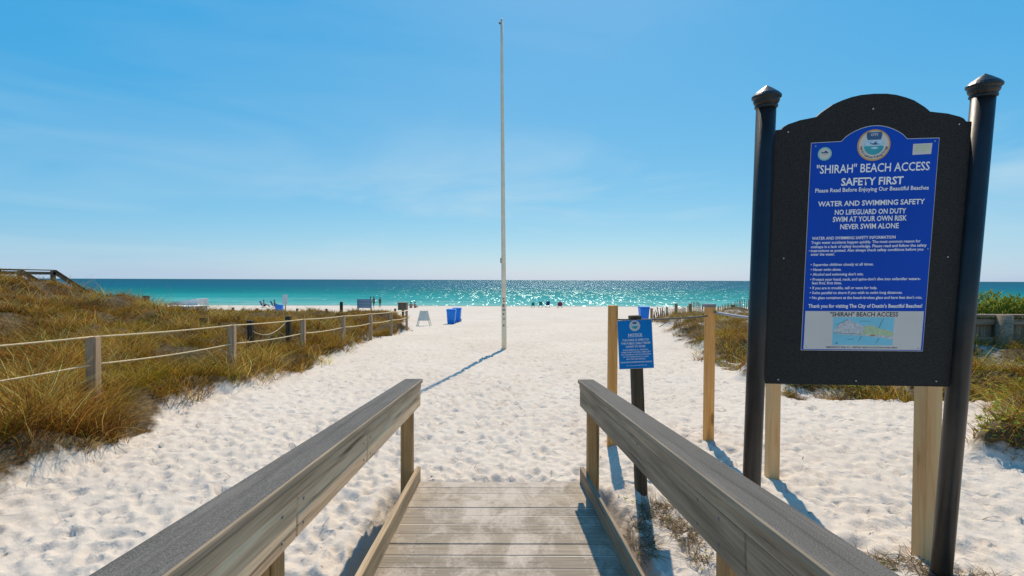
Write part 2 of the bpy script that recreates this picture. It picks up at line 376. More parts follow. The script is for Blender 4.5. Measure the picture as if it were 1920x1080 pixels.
def ground(x, y):
    x = np.asarray(x, float); y = np.asarray(y, float)
    z = base(y + 3.0 * (vnoise(x * .02 + 9, y * 0 + .5, 8) - .5) * sstep(60, 85, y))
    z = z + 2.30 * g2(x, y, -22.5, 17.6, 7.0, 8.0, 3.4) - .55 * g2(x, y, -20.0, 27.5, 4.0, 2.6, 4.0)
    z = z + .30 * np.exp(-((y - 39 - x * .05) / 4.5) ** 2 / 2) * sstep(-7, -12, x)
    z = z + .85 * g2(x, y, 11.5, 21, 3.8, 7.5, 6) + .5 * g2(x, y, 30, 18, 12, 10, 10)
    vl = np.maximum(veg_left(x, y), veg_right(x, y))
    z = z + vl * (.12 + .50 * (vnoise(x * .7, y * .7, 11) - .38) + .30 * (vnoise(x * 1.7, y * 1.7, 13) - .5))
    z = z + .05 * (vnoise(x * .5, y * .5, 12) - .5) * sstep(4, 8, np.hypot(x, y))
    under = sstep(3.86, 3.5, y) * sstep(.95, .80, np.abs(x + .08))
    return z - .16 * under
def gz(x, y): return float(ground(np.array([x]), np.array([y]))[0])

def numpy_mesh(name, co, loops, starts, totals, mat, attrs=None, smooth=False):
    me = bpy.data.meshes.new(name)
    me.vertices.add(len(co)); me.vertices.foreach_set('co', np.ascontiguousarray(co, np.float32).ravel())
    me.loops.add(len(loops)); me.loops.foreach_set('vertex_index', np.ascontiguousarray(loops, np.int32))
    me.polygons.add(len(starts)); me.polygons.foreach_set('loop_start', np.ascontiguousarray(starts, np.int32))
    try: me.polygons.foreach_set('loop_total', np.ascontiguousarray(totals, np.int32))
    except Exception: pass
    if smooth: me.polygons.foreach_set('use_smooth', np.ones(len(starts), bool))
    for k, (typ, arr) in (attrs or {}).items():
        a = me.attributes.new(k, typ, 'POINT')
        a.data.foreach_set('color' if typ == 'FLOAT_COLOR' else 'value', np.ascontiguousarray(arr, np.float32).ravel())
    me.update(calc_edges=True); me.validate()
    me.materials.append(MATS[mat])
    return place(bpy.data.objects.new(name, me), Matrix())

def build_ground():
    ang = np.concatenate([np.radians(np.arange(-63, 63.01, .25)), np.radians(np.arange(69, 297, 6))])   # from +Y, clockwise
    rr = .6 * 1.008 ** np.arange(0, 700); rr = np.concatenate([rr[rr < 150], [200, 400, 1500, 9000]])
    A, Q = np.meshgrid(ang, rr); x = Q * np.sin(A); y = Q * np.cos(A)
    z = ground(x, y); na = len(ang); nf = 505
    veg = np.maximum(veg_left(x, y), veg_right(x, y) * (.5 + .5 * sstep(.25, .6, vnoise(x * 1.6, y * 1.6, 61))))
    # trodden sand: small lumps plus individual footprints pressed in
    amp = (1 - .8 * veg) * sstep(88, 82, y) * (Q < 150)
    z = z + amp * (.010 * (vnoise(x * 1.6, y * 1.6, 21) - .5) + .004 * (vnoise(x * 5.5, y * 5.5, 22) - .5) + .008 * (vnoise(x * 13, y * 13, 23) - .5))
    step = math.log(1.008); nrings = len(rr) - 4
    def press(px, py, sw, sl, dep, yaw, rim=.4):
        r0 = math.hypot(px, py); t0 = math.degrees(math.atan2(px, py))
        if r0 < 1.7 or abs(t0) > 62 or (abs(px + .08) < .88 and py < 3.9): return
        i0 = math.log(r0 / .6) / step; j0 = (t0 + 63) / .25; m_ = max(sl, sw)
        di = int(2.5 * m_ / (r0 * step)) + 2; dj = int(2.5 * m_ / (r0 * R(.25))) + 2
        a, b_ = max(0, int(i0) - di), min(nrings, int(i0) + di + 1); c_, d_ = max(0, int(j0) - dj), min(nf, int(j0) + dj + 1)
        if a >= b_ or c_ >= d_: return
        X = x[a:b_, c_:d_] - px; Y = y[a:b_, c_:d_] - py
        u = (X * math.cos(yaw) - Y * math.sin(yaw)) / sw; v = (X * math.sin(yaw) + Y * math.cos(yaw)) / sl
        q = u * u + v * v
        z[a:b_, c_:d_] += (-dep * np.exp(-q * q * .8) + dep * rim * np.exp(-(np.sqrt(q) - 1.5) ** 2 * 5)) * amp[a:b_, c_:d_]
    nd = 34000
    rs = np.exp(rng.uniform(math.log(1.7), math.log(50), nd)); ths = rng.uniform(-62, 62, nd); keep = rng.random(nd) < np.clip((rs / 8.0), .2, 1)
    for r0, t0 in zip(rs[keep], ths[keep]):
        sl = rng.uniform(.022, .065) * (1 + r0 * .05)
        press(r0 * math.sin(R(t0)), r0 * math.cos(R(t0)), sl * rng.uniform(.5, .9), sl, rng.uniform(.004, .013) * (1 + .12 * r0), rng.normal(0, .9))
    for k in range(430):                        # trails of footprints going to and from the water
        px = rng.normal(.2, 1.7) if k % 5 else rng.uniform(-4, 6); py = rng.uniform(1.5, 30); hd = rng.normal(0, .28) + (math.pi if rng.random() < .4 else 0); side = 1
        big = rng.uniform(.85, 1.15); dp = rng.uniform(.008, .020)
        for st in range(rng.integers(5, 18)):
            hd += rng.normal(0, .07); px += .62 * big * math.sin(hd); py += .62 * big * math.cos(hd); side = -side
            if py < 1.6 or py > 60: break
            cx, cy = px + side * .10 * math.cos(hd), py - side * .10 * math.sin(hd); yw = hd + side * .12 + rng.normal(0, .1); d1 = dp * rng.uniform(.6, 1.3) * (1 + .05 * py)
            press(cx - .085 * math.sin(yw), cy - .085 * math.cos(yw), .042 * big, .050 * big, d1, yw, .5)
            press(cx + .06 * math.sin(yw), cy + .06 * math.cos(yw), .055 * big, .085 * big, d1 * .9, yw, .45)
    flat = sstep(3.95, 3.75, y) * sstep(.90, .82, np.abs(x + .08))       # nothing pokes through the ramp deck
    z = z * (1 - flat) + flat * np.minimum(z, -.17)
    lim = (np.abs(x + .08) < .75) & (y < 4.0) & (y > 3.5)
    z = np.where(lim, np.minimum(z, -.03), z)
    wet = sstep(83.5, 86, y)
    co = np.stack([x, y, z], -1).reshape(-1, 3); nr = len(rr)
    i = np.arange(nr - 1)[:, None] * na; j = np.arange(na)[None, :]; j2 = (j + 1) % na
    quads = np.stack([i + j, i + na + j, i + na + j2, i + j2], -1)[..., ::-1].reshape(-1, 4)
    loops = quads.ravel(); n4 = len(quads)
    loops = np.concatenate([loops, np.arange(na)[::-1]]); starts = np.concatenate([np.arange(n4) * 4, [n4 * 4]]); tot = np.concatenate([np.full(n4, 4), [na]])
    o = numpy_mesh('ground', co, loops, starts, tot, 'sand', {'veg': ('FLOAT', veg.ravel()), 'wet': ('FLOAT', wet.ravel())}, True)
    tag(o, kind='structure')
build_ground()

SEA = -3.07
def build_sea():
    ys = np.concatenate([np.arange(78, 130, 1.5), np.geomspace(130, 30000, 60)])
    xs = np.concatenate([-np.geomspace(40000, 3, 50), np.geomspace(3, 40000, 50)])
    X, Y = np.meshgrid(xs, ys); Z = np.full_like(X, SEA)
    near = sstep(300, 110, Y) * sstep(60000, 300, np.abs(X))
    Z = Z + near * (.10 * np.sin(Y * .8 + 3 * vnoise(X * .03, Y * .05, 2)) - .05) * sstep(88, 96, Y)
    V = np.stack([X, Y, Z], -1).reshape(-1, 3); nx = len(xs)
    i = np.arange(len(ys) - 1)[:, None] * nx; j = np.arange(nx - 1)[None, :]
    q = np.stack([i + j, i + j + 1, i + nx + j + 1, i + nx + j], -1).reshape(-1, 4)
    tag(numpy_mesh('sea', V, q.ravel(), np.arange(len(q)) * 4, np.full(len(q), 4), 'sea_water', None, True), kind='structure')
build_sea()

# ------------------------------------------------------------------ boardwalk ramp
AX = -0.0243                                    # the ramp's axis drifts left going seaward
SL = 75 / 907
def rp(x, d, z=0.0):                            # a point in ramp coordinates: x across, d along, z above the deck
    return Vector((x + AX * (d - 4.0), d, z + (4.0 - d) * SL))
def build_ramp():
    t = thing('boardwalk_ramp', 'weathered timber boardwalk ramp with two handrails leading down onto the sand', 'ramp', (-.08, 4.0, 0))
    d = 4.0; k = 0
    while d > -1.2:
        wdt = .136
        a = rp(-.80, d - wdt / 2, -.019); b_ = rp(.635, d - wdt / 2, -.019)
        jz = random.uniform(-.003, .003); wdt -= random.uniform(0, .005); e1, e2 = Vector((random.uniform(-.012, .012), random.uniform(-.003, .003), jz)), Vector((random.uniform(-.012, .012), random.uniform(-.003, .003), jz))
        pk = beam('plank', a + e1, b_ + e2, wdt, .038, 'deck_wood', t, .004, up=(0, SL, 1))
        if d > 2.2:
            for xx in (-.60, .44):
                for yy in (-.035, .035):
                    q = rp(xx + random.uniform(-.008, .008), d - .068 + yy + random.uniform(-.006, .006), jz); tube('screw', [q - Vector((0, 0, .002)), q + Vector((0, 0, .0012))], .0048, 'flag_grey', pk, 7)
        d -= .140; k += 1
    beam('packed_sand', rp(-.085, 3.99, -.0245), rp(-.085, -1.2, -.0245), 1.40, .040, 'sand', t, 0, (0, SL, 1))
    up = (0, SL, 1)
    for sx_, inner in ((-1, -.741), (1, .551)):
        o = sx_
        capw = .150 if sx_ < 0 else .135
        # flat cap board
        hc = beam('handrail_cap', rp(inner + o * capw / 2, 4.03, .838), rp(inner + o * capw / 2, -1.2, .838), capw, .034, ['rail_cap', 'cap_edge'], t, .011, up, 3)
        for pg in hc.data.polygons:
            if abs(pg.normal.z) < .93: pg.material_index = 1
        fx = inner + o * .018 + o * .019
        beam('upper_rail', rp(fx - o * .004, 4.02, .797), rp(fx - o * .004, -1.2, .797), .040, .044, 'ramp_board_lit' if sx_ < 0 else 'ramp_board_grey', t, .006, up, 2)
        if sx_ < 0:
            beam('side_rail', rp(fx, 4.02, .703), rp(fx, 2.409, .703), .038, .140, 'ramp_board_lit', t, .004, up)
            beam('side_rail', rp(fx, 2.398, .741), rp(fx, 1.575, .741), .038, .064, 'ramp_board_lit', t, .004, up)
            beam('side_rail', rp(fx, 2.398, .670), rp(fx, 1.575, .670), .037, .073, 'ramp_board_lit', t, .004, up)
            beam('side_rail', rp(fx, 1.566, .703), rp(fx, -1.2, .703), .038, .140, 'ramp_board_lit', t, .004, up)
        else:
            beam('side_rail', rp(fx, 4.02, .703), rp(fx, 1.30, .703), .038, .140, 'ramp_board_grey', t, .004, up)
            beam('side_rail', rp(fx, 1.295, .703), rp(fx, -1.2, .703), .038, .140, 'ramp_board_grey', t, .004, up)
        px = fx + o * (.019 + .046)
        for dd in (3.88, 2.46, 2.34, 1.62, 1.46, .4):
            for zz in (.745, .665):
                q = rp(fx - o * .019, dd, zz); tube('nail', [q, q - Vector((o * .0018, 0, 0))], .0055, 'flag_grey', t, 8)
        for dd in (3.88, 1.52, -.85):
            p = rp(px, dd); beam('rail_post', (p.x, p.y, -.45), (p.x, p.y, .815 + p.z), .09, .09, 'brown_post', t, .004)
        tx = inner + o * .000 + (o * .020 if sx_ > 0 else o * .015)
        beam('toe_board', rp(tx + o * .02, 4.02, .045), rp(tx + o * .02, -1.2, .045), .036, .150, 'toe_wood' if sx_ < 0 else 'weathered_wood', t, .005, up)
        beam('stringer', rp(inner * .8, 3.9, -.10), rp(inner * .8, -1.2, -.12), .04, .12, 'weathered_wood', t, .003, up)
build_ramp()

# ------------------------------------------------------------------ lettering
def text_mesh(s, bold=0.0):
    cu = bpy.data.curves.new('t', 'FONT'); cu.body = s; cu.size = 1; cu.resolution_u = 2; cu.offset = bold; cu.fill_mode = 'FRONT'
    o = bpy.data.objects.new('t', cu); col.objects.link(o)
    dg = bpy.context.evaluated_depsgraph_get(); me = bpy.data.meshes.new_from_object(o.evaluated_get(dg))
    bpy.data.objects.remove(o); bpy.data.curves.remove(cu)
    co = np.empty(len(me.vertices) * 3, np.float32); me.vertices.foreach_get('co', co); co = co.reshape(-1, 3)
    return me, co
def lettering(s, u0, u1, v, cap, mat, parent, PM, bold=.018, off=.0016, max_aspect=None):
    me, co = text_mesh(s, bold)
    x0, x1 = co[:, 0].min(), co[:, 0].max()
    sx_ = (u1 - u0) / (x1 - x0); sy = cap / .70
    co[:, 0] = (co[:, 0] - (x0 + x1) / 2) * sx_; co[:, 1] = (co[:, 1] - .35) * sy; co[:, 2] = 0
    me.vertices.foreach_set('co', co.ravel()); me.update(); me.name = 'lettering'; me.materials.clear(); me.materials.append(MATS[mat])
    M = PM @ Matrix.Translation(((u0 + u1) / 2, v, off))
    return place(bpy.data.objects.new('lettering', me), M, parent)
def flat(name, pts, mat, parent, PM, off, thick=0.0008):
    """a thin plate in the sign's own plane"""
    n = len(pts); V = [(u, v, off) for u, v in pts] + [(u, v, off - thick) for u, v in pts]
    F = [tuple(range(n)), tuple(range(2 * n - 1, n - 1, -1))] + [(i + n, (i + 1) % n + n, (i + 1) % n, i) for i in range(n)]
    return from_data(name, V, F, mat, parent, PM)
def circ(cu, cv, r, n=40, a0=0, a1=2 * math.pi, ry=None):
    e = a1 - a0 < 6.28
    return [(cu + r * math.cos(a0 + (a1 - a0) * k / (n - (1 if e else 0))), cv + (ry or r) * math.sin(a0 + (a1 - a0) * k / (n - (1 if e else 0)))) for k in range(n)]
def arc_text(s, cu, cv, r, a0, a1, cap, mat, parent, PM, off, inward=True):
    """letters set along a circle, one mesh"""
    V = []; F = []
    n = len(s)
    for k, ch in enumerate(s):
        if ch == ' ': continue
        me, co = text_mesh(ch, .01)
        co = co.copy(); co[:, 0] -= (co[:, 0].min() + co[:, 0].max()) / 2; co[:, 1] -= .35; co *= cap / .7; co[:, 0] *= .9
        a = a0 + (a1 - a0) * k / (n - 1); rot = a + (math.pi / 2 if inward else -math.pi / 2)
        c_, s_ = math.cos(rot), math.sin(rot); b0 = len(V)
        for p in co: V.append((cu + r * math.cos(a) + p[0] * c_ - p[1] * s_, cv + r * math.sin(a) + p[0] * s_ + p[1] * c_, off))
        for p in me.polygons: F.append(tuple(b0 + i for i in p.vertices))
        bpy.data.meshes.remove(me)
    return from_data('lettering', V, F, mat, parent, PM)
def seal(parent, PM, cu, cv, r, off, full=True):
    flat('seal', circ(cu, cv, r), 'seal_orange', parent, PM, off)
    flat('seal', circ(cu, cv, r * .90), 'panel_white', parent, PM, off + .0006)
    flat('seal', circ(cu, cv, r * .63), 'seal_pale', parent, PM, off + .0010)
    flat('seal', circ(cu, cv - r * .02, r * .60, 24, math.pi * 1.02, math.pi * 1.98), 'seal_teal', parent, PM, off + .0014)
    flat('seal', [(cu - r * .44, cv + r * .82), (cu + r * .44, cv + r * .82), (cu + r * .47, cv + r * .62), (cu + r * .40, cv + r * .34), (cu - r * .40, cv + r * .34), (cu - r * .47, cv + r * .62)], 'seal_navy', parent, PM, off + .0016)
    flat('seal', [(cu - r * .30, cv + r * .16), (cu - r * .05, cv + r * .10), (cu + r * .12, cv + r * .24), (cu + r * .16, cv + r * .10), (cu + r * .34, cv + r * .06), (cu + r * .10, cv + r * .02), (cu - r * .10, cv + r * .04)], 'seal_navy', parent, PM, off + .0020)
    flat('seal', [(cu - r * .22, cv - r * .18), (cu + r * .05, cv - r * .10), (cu + r * .30, cv - r * .2), (cu + r * .05, cv - r * .26)], 'seal_pale', parent, PM, off + .0018)
    if full:
        lettering('CITY', cu - r * .22, cu + r * .22, cv + r * .66, r * .15, 'letter_white', parent, PM, .01, off + .0022)
        arc_text("World's Luckiest Fishing Village", cu, cv, r * .765, math.pi * 1.06, math.pi * 1.94, r * .15, 'letter_black', parent, PM, off + .0012)

# ------------------------------------------------------------------ large beach-access sign
def build_sign():
    a = Vector((.99231224, -.12322455, .01149507)); b_ = Vector((-.02378564, -.09873967, .99482899)); n = a.cross(b_)
    PM = Matrix((a, b_, n)).transposed().to_4x4(); PM.translation = (1.86306, 2.574916, 1.796269)
    if n.y > 0: print('sign normal away from camera')
    P = lambda u, v, w=0: PM @ Vector((u, v, w))
    t = thing('beach_access_sign', 'tall black beach access sign with blue safety panel between two round black poles', 'sign', (1.87, 2.74, 0))
    out = [(-.4665, -.687), (.4665, -.687), (.4665, .686), (.4372, .6879), (.425, .703), (.4055, .7132), (.3486, .7309), (.2687, .744)]
    arch = [(.2429, .7672), (.191, .8027), (.15, .820), (.1055, .8343), (.06, .8425), (.0, .8453)]
    right = out[2:] + arch
    left = [(-u, v) for u, v in right[::-1][1:]]
    outline = out[:2] + right + left
    nn = len(outline)
    V = [(u, v, .009) for u, v in outline] + [(u, v, -.012) for u, v in outline]
    F = [tuple(range(nn)), tuple(range(2 * nn - 1, nn - 1, -1))] + [(i + nn, (i + 1) % nn + nn, (i + 1) % nn, i) for i in range(nn)]
    bd = from_data('board', V, F, 'black_board', t, PM)
    for u, v in [(0, .7704), (-.405, .674), (.405, .676), (-.40, .012), (.404, .008), (-.40, -.662), (0, -.662), (.398, -.657)]:
        tube('screw', [P(u, v, .008), P(u, v, .0125)], .0042, 'steel', bd, 8)
    for u in (-.515, .511):
        top, bot = .86, -1.86
        pole = tube('pole', [P(u, bot), P(u, top)], .0485, 'black_pole', t, 28)
        M = PM @ Matrix.Translation((u, 0, 0)) @ Matrix.Rotation(R(-90), 4, 'X')   # local -Z.. cap turned about the pole's axis
        prof = [(.0486, .800), (.056, .803), (.056, .813), (.0525, .816), (.0595, .826), (.063, .834), (.063, .844), (.0715, .852), (.0715, .863), (.060, .876), (.028, .900), (.0, .918)]
        V = []; F = []; K = 28
        for r_, z_ in prof:
            for k in range(K): V.append((r_ * math.cos(2 * math.pi * k / K), z_, r_ * math.sin(2 * math.pi * k / K)))
        for i in range(len(prof) - 1):
            for k in range(K): F.append((i * K + k, (i + 1) * K + k, (i + 1) * K + (k + 1) % K, i * K + (k + 1) % K))
        from_data('finial_cap', V, F, 'black_pole', pole, PM @ Matrix.Translation((u, 0, 0)))
        tube('collar', [P(u, -1.80), P(u, -1.765)], .0525, 'black_pole', pole, 28)
    # blue printed panel
    pan = [(-.287, -.491), (.317, -.491), (.317, .6105), (.1687, .6125)]
    k = 14; arc = []
    for i in range(1, k):
        q = i / k; u = .1687 - q * (.1687 + .1422); arc.append((u, .613 + .0715 * math.sin(math.pi * q) ** .75))
    pan = pan + arc + [(-.1422, .6125), (-.287, .6105)]
    edge = [(.015 + (u - .015) * 1.0085, .06 + (v - .06) * 1.0055) for u, v in pan]
    flat('panel_edge', edge, 'panel_white', t, PM, .0110, .0018)
    pn = flat('blue_panel', pan, 'sign_blue', t, PM, .0125, .0012)
    flat('map_panel', [(-.2775, -.4865), (.3085, -.4865), (.3090, -.2775), (-.2770, -.2760)], 'panel_white', pn, PM, .0134)
    for u, v in [(-.268, .595), (.298, .597), (-.262, -.475), (.295, -.478), (-.273, .05), (.304, .052)]:
        tube('rivet', [P(u, v, .0125), P(u, v, .0150)], .0036, 'steel', pn, 8)
    o1 = .0128
    rows = [('"SHIRAH" BEACH ACCESS', -.2565, .2836, .4752, .043, .012), ('SAFETY FIRST', -.1334, .1646, .4073, .038, .024),
            ('Please Read Before Enjoying Our Beautiful Beaches', -.2582, .2864, .3664, .0205, .016),
            ('WATER AND SWIMMING SAFETY', -.2409, .273, .2961, .026, .022), ('NO LIFEGUARD ON DUTY', -.1564, .1876, .2509, .026, .020),
            ('SWIM AT YOUR OWN RISK', -.1644, .1934, .214, .026, .020), ('NEVER SWIM ALONE', -.1255, .1576, .175, .026, .020),
            ('WATER AND SWIMMING SAFETY INFORMATION', -.2626, .1461, .116, .0155, .018),
            ('Tragic water accidents happen quickly. The most common reason for', -.2653, .2671, .0935, .0145, .018),
            ('mishaps is a lack of safety knowledge. Please read and follow the safety', -.2656, .2974, .0712, .0145, .018),
            ('instructions as posted. Also always check safety conditions before you', -.2646, .2829, .0505, .0145, .018),
            ('enter the water.', -.2644, -.145, .031, .0145, .018),
            ('\u2022 Supervise children closely at all times.', -.2619, .0486, -.0243, .0145, .018), ('\u2022 Never swim alone.', -.2606, -.108, -.0506, .0145, .018),
            ("\u2022 Alcohol and swimming don't mix.", -.2605, .0027, -.0765, .0145, .018),
            ("\u2022 Protect your head, neck, and spine-don't dive into unfamiliar waters-", -.2608, .2808, -.1036, .0145, .018),
            ('feet first, first time.', -.2517, -.102, -.1233, .0145, .018), ('\u2022 If you are in trouble, call or wave for help.', -.2602, .0745, -.150, .0145, .018),
            ('\u2022 Swim parallel to shore if you wish to swim long distances.', -.2601, .1988, -.176, .0145, .018),
            ("\u2022 No glass containers at the beach-broken glass and bare feet don't mix.", -.2597, .2956, -.203, .0145, .018),
            ("Thank you for visiting The City of Destin's Beautiful Beaches!", -.2633, .2987, -.248, .0195, .024)]
    for s, u0, u1, v, cap, bo in rows: lettering(s, u0, u1, v, cap, 'letter_white', pn, PM, bo, o1 + .0004)
    lettering('"SHIRAH" BEACH ACCESS', -.1515, .1848, -.2935, .0235, 'letter_black', pn, PM, .016, .0140)
    lettering('EMERGENCY DIAL 911 - REPORT BEACH LOCATION AND AREA', -.1623, .193, -.4748, .0085, 'letter_black', pn, PM, .01, .0140)
    # map
    flat('map', [(-.1334, -.4625), (.1677, -.4625), (.1677, -.3096), (-.1334, -.3096)], 'map_water', pn, PM, .0139, .0006)
    land = [(-.130, -.385), (-.118, -.362), (-.105, -.35), (-.09, -.335), (-.07, -.328), (-.055, -.318), (-.045, -.330), (-.02, -.338), (.0, -.352), (.02, -.357), (.045, -.352), (.075, -.358), (.1, -.372), (.14, -.378), (.1675, -.390), (.1675, -.430), (.13, -.424), (.08, -.416), (.03, -.411), (-.02, -.408), (-.07, -.406), (-.11, -.402)]
    flat('map', land, 'map_land', pn, PM, .0144, .0004)
    flat('map', [(.028, -.357), (.05, -.3535), (.08, -.361), (.1, -.373), (.14, -.380), (.1672, -.392), (.1672, -.412), (.11, -.408), (.05, -.404), (.0, -.402), (.02, -.39)], 'map_green', pn, PM, .0148, .0004)
    flat('map', [(.055, -.405), (.075, -.404), (.078, -.412), (.06, -.413)], 'map_red', pn, PM, .0152, .0004)
    for (u0, v0, u1, v1) in [(.115, -.316, .095, -.368), (.012, -.414, -.004, -.442), (.10, -.424, .085, -.452), (-.002, -.331, .052, -.331), (-.115, -.352, -.06, -.322), (-.125, -.395, .0, -.402), (-.06, -.43, -.025, -.43)]:
        dx, dy = u1 - u0, v1 - v0; ll = math.hypot(dx, dy); ox, oy = -dy / ll * .0009, dx / ll * .0009
        flat('map', [(u0 - ox, v0 - oy), (u1 - ox, v1 - oy), (u1 + ox, v1 + oy), (u0 + ox, v0 + oy)], 'map_line', pn, PM, .0153, .0003)
    flat('map', [(-.118, -.452), (-.108, -.447), (-.104, -.452), (-.112, -.457)], 'map_line', pn, PM, .0150, .0003)
    # emblems
    seal(pn, PM, .0125, .5886, .079, .0134)
    flat('emblem', circ(-.2211, .5538, .034), 'seal_green', pn, PM, .0134); flat('emblem', circ(-.2211, .5538, .0265), 'panel_white', pn, PM, .0138)
    flat('emblem', [(-.240, .557), (-.236, .565), (-.226, .562), (-.218, .571), (-.208, .565), (-.202, .556)], 'seal_navy', pn, PM, .0142)
    flat('emblem', [(-.236, .551), (-.206, .551), (-.206, .5495), (-.236, .5495)], 'map_red', pn, PM, .0142)
    flat('sticker', [(.1975, .5325), (.285, .534), (.287, .588), (.1985, .587)], 'panel_white', pn, PM, .0134)
    for v in (.574, .562, .550): flat('sticker', [(.208, v), (.277, v + .001), (.277, v + .006), (.208, v + .005)], 'map_green', pn, PM, .0138)
build_sign()

# ------------------------------------------------------------------ small park notice
def build_notice():
    x, y = 1.05, 3.84; z0 = gz(x, y)
    bot = Vector((x, y, z0 - .3)); top = Vector((x - .072, y + .01, 1.40))
    t = thing('park_notice', 'small blue park notice on a leaning dark square post by the ramp', 'sign', (x, y, z0))
    up = (top - bot).normalized(); beam('post', bot, top, .085, .085, 'dark_post', t, .004)
    a = Vector((.995, -.05, -.02)); a = (a - up * 0).normalized(); b_ = (up + Vector((-.012, 0, 0))).normalized(); a = (a - b_ * a.dot(b_)).normalized(); n = a.cross(b_)
    PM = Matrix((a, b_, n)).transposed().to_4x4()
    c = Vector((.972, y - .047, 1.178)); PM.translation = c
    W, H = .264, .378
    flat('panel_edge', [(-W / 2 - .003, -H / 2 - .003), (W / 2 + .003, -H / 2 - .003), (W / 2 + .003, H / 2 + .003), (-W / 2 - .003, H / 2 + .003)], 'panel_white', t, PM, .0)
    pn = flat('blue_panel', [(-W / 2, -H / 2), (W / 2, -H / 2), (W / 2, H / 2), (-W / 2, H / 2)], 'notice_blue', t, PM, .002, .0016)
    flat('seal', circ(.0, .146, .042), 'panel_white', pn, PM, .0028); flat('seal', circ(0, .146, .026), 'seal_pale', pn, PM, .0032)
    flat('seal', circ(0, .144, .022, 16, math.pi, 2 * math.pi), 'seal_teal', pn, PM, .0036); flat('seal', [(-.016, .176), (.016, .176), (.014, .160), (-.014, .160)], 'seal_navy', pn, PM, .0036)
    rows = [('NOTICE', -.055, .055, .079, .022, .02), ('THIS PARK IS OPEN TO', -.105, .108, .037, .0175, .014), ('THE PUBLIC DAILY FROM', -.115, .117, .010, .0175, .014), ('DAWN TO DUSK', -.076, .080, -.017, .0175, .014),
            ('PLEASE REMOVE ALL PERSONAL', -.103, .103, -.045, .011, .01), ('ITEMS FROM THE PARK. ITEMS LEFT', -.117, .119, -.064, .011, .01), ('ON THE BEACH ARE IN VIOLATION', -.117, .119, -.083, .011, .01), ('OF CITY ORDINANCE 5-32 AND', -.103, .1, -.102, .011, .01), ('MAY BE DISCARDED.', -.078, .078, -.121, .011, .01),
            ('PLEASE KEEP OUR PARKS AND BEACHES CLEAN FOR', -.122, .122, -.149, .007, .006), ('CITY PARKS AND RECREATION', -.083, .083, -.174, .007, .006)]
    for s, u0, u1, v, cap, bo in rows: lettering(s, u0 * .97, u1 * .97, v * .95, cap * .95, 'letter_white', pn, PM, bo, .0026)
    for v, w in ((.060, .058), (-.136, .124)): flat('rule_line', [(-w, v - .0012), (w, v - .0012), (w, v + .0012), (-w, v + .0012)], 'letter_white', pn, PM, .0026, .0004)
build_notice()

# ------------------------------------------------------------------ post-and-cable fence beside the sign
def build_cable_fence():
    sp = [(1.045, 5.02, 1.42), (2.11, 5.16, 1.42), (2.227, 4.11, 1.36), (2.52, 2.92, 1.36)]
    t = thing('post_and_cable_fence', 'new square lumber posts joined by a dark cable behind the black sign', 'fence', (2.1, 5.1, gz(2.1, 5.1)))
    for x, y, h in sp:
        z = gz(x, y); wd = .088 if y > 4 else .096
        o = beam('post', (x, y, z - .4), (x + .004, y, h), wd, wd, 'orange_lumber' if y > 4.5 else 'new_lumber', t, .004)
    x, y, h = sp[1]
    br = from_bm('metal_bracket', bm_box(.10, .10, .035, .004), 'flag_grey', t, Matrix.Translation((x, y, h - .005)))
    tube('cable', sag((1.08, 4.99, 1.275), (2.07, 5.12, 1.305), .012), .0085, 'cable', t, 8)
    tube('cable', sag((2.15, 5.12, 1.345), (2.215, 4.15, 1.345), .006), .013, 'grey_pipe', t, 8)
    tube('cable', sag((2.235, 4.06, 1.335), (2.49, 2.97, 1.30), .006), .013, 'grey_pipe', t, 8)
build_cable_fence()

# ------------------------------------------------------------------ flagpole
def build_flagpole():
    x, y = -.232, 15.0; z = gz(x, y)
    t = thing('flagpole', 'tall bare white tapering flagpole standing in the open sand', 'flagpole', (x, y, z))
    top = Vector((-.345, 15.0, 9.66)); bot = Vector((x, y, z - .4))
    pts = [bot.lerp(top, k / 12) for k in range(13)]
    tube('shaft', pts, [.082 - .042 * (k / 12) for k in range(13)], 'flag_white', t, 20)
    tube('finial', [top, top + Vector((0, 0, .03)), top + Vector((0, 0, .05))], [.040, .036, .012], 'flag_white', t, 12)
    tube('pulley', [top + Vector((-.09, -.02, -.10)), top + Vector((-.03, -.02, -.10))], .03, 'flag_grey', t, 10)
    for k, zz in enumerate((.75, .95, 1.10, 1.23, 1.36, 1.5, 1.58)):
        q = (zz - bot.z) / (top.z - bot.z) if False else (zz + .4) / (top.z - bot.z)
        c = bot.lerp(top, q); w = (.05, .055, .05, .07, .06, .05, .06)[k]
        from_bm('label_plate', bm_box(w, .02, (.05, .03, .06, .05, .09, .05, .04)[k], .003), 'flag_grey', t, Matrix.Translation(c + Vector((-.01 + .012 * (k % 2), -.074, 0))))
    c = bot.lerp(top, .30); from_bm('cleat', bm_box(.03, .03, .16, .006), 'flag_grey', t, Matrix.Translation(c + Vector((-.085, -.02, 0))))
build_flagpole()

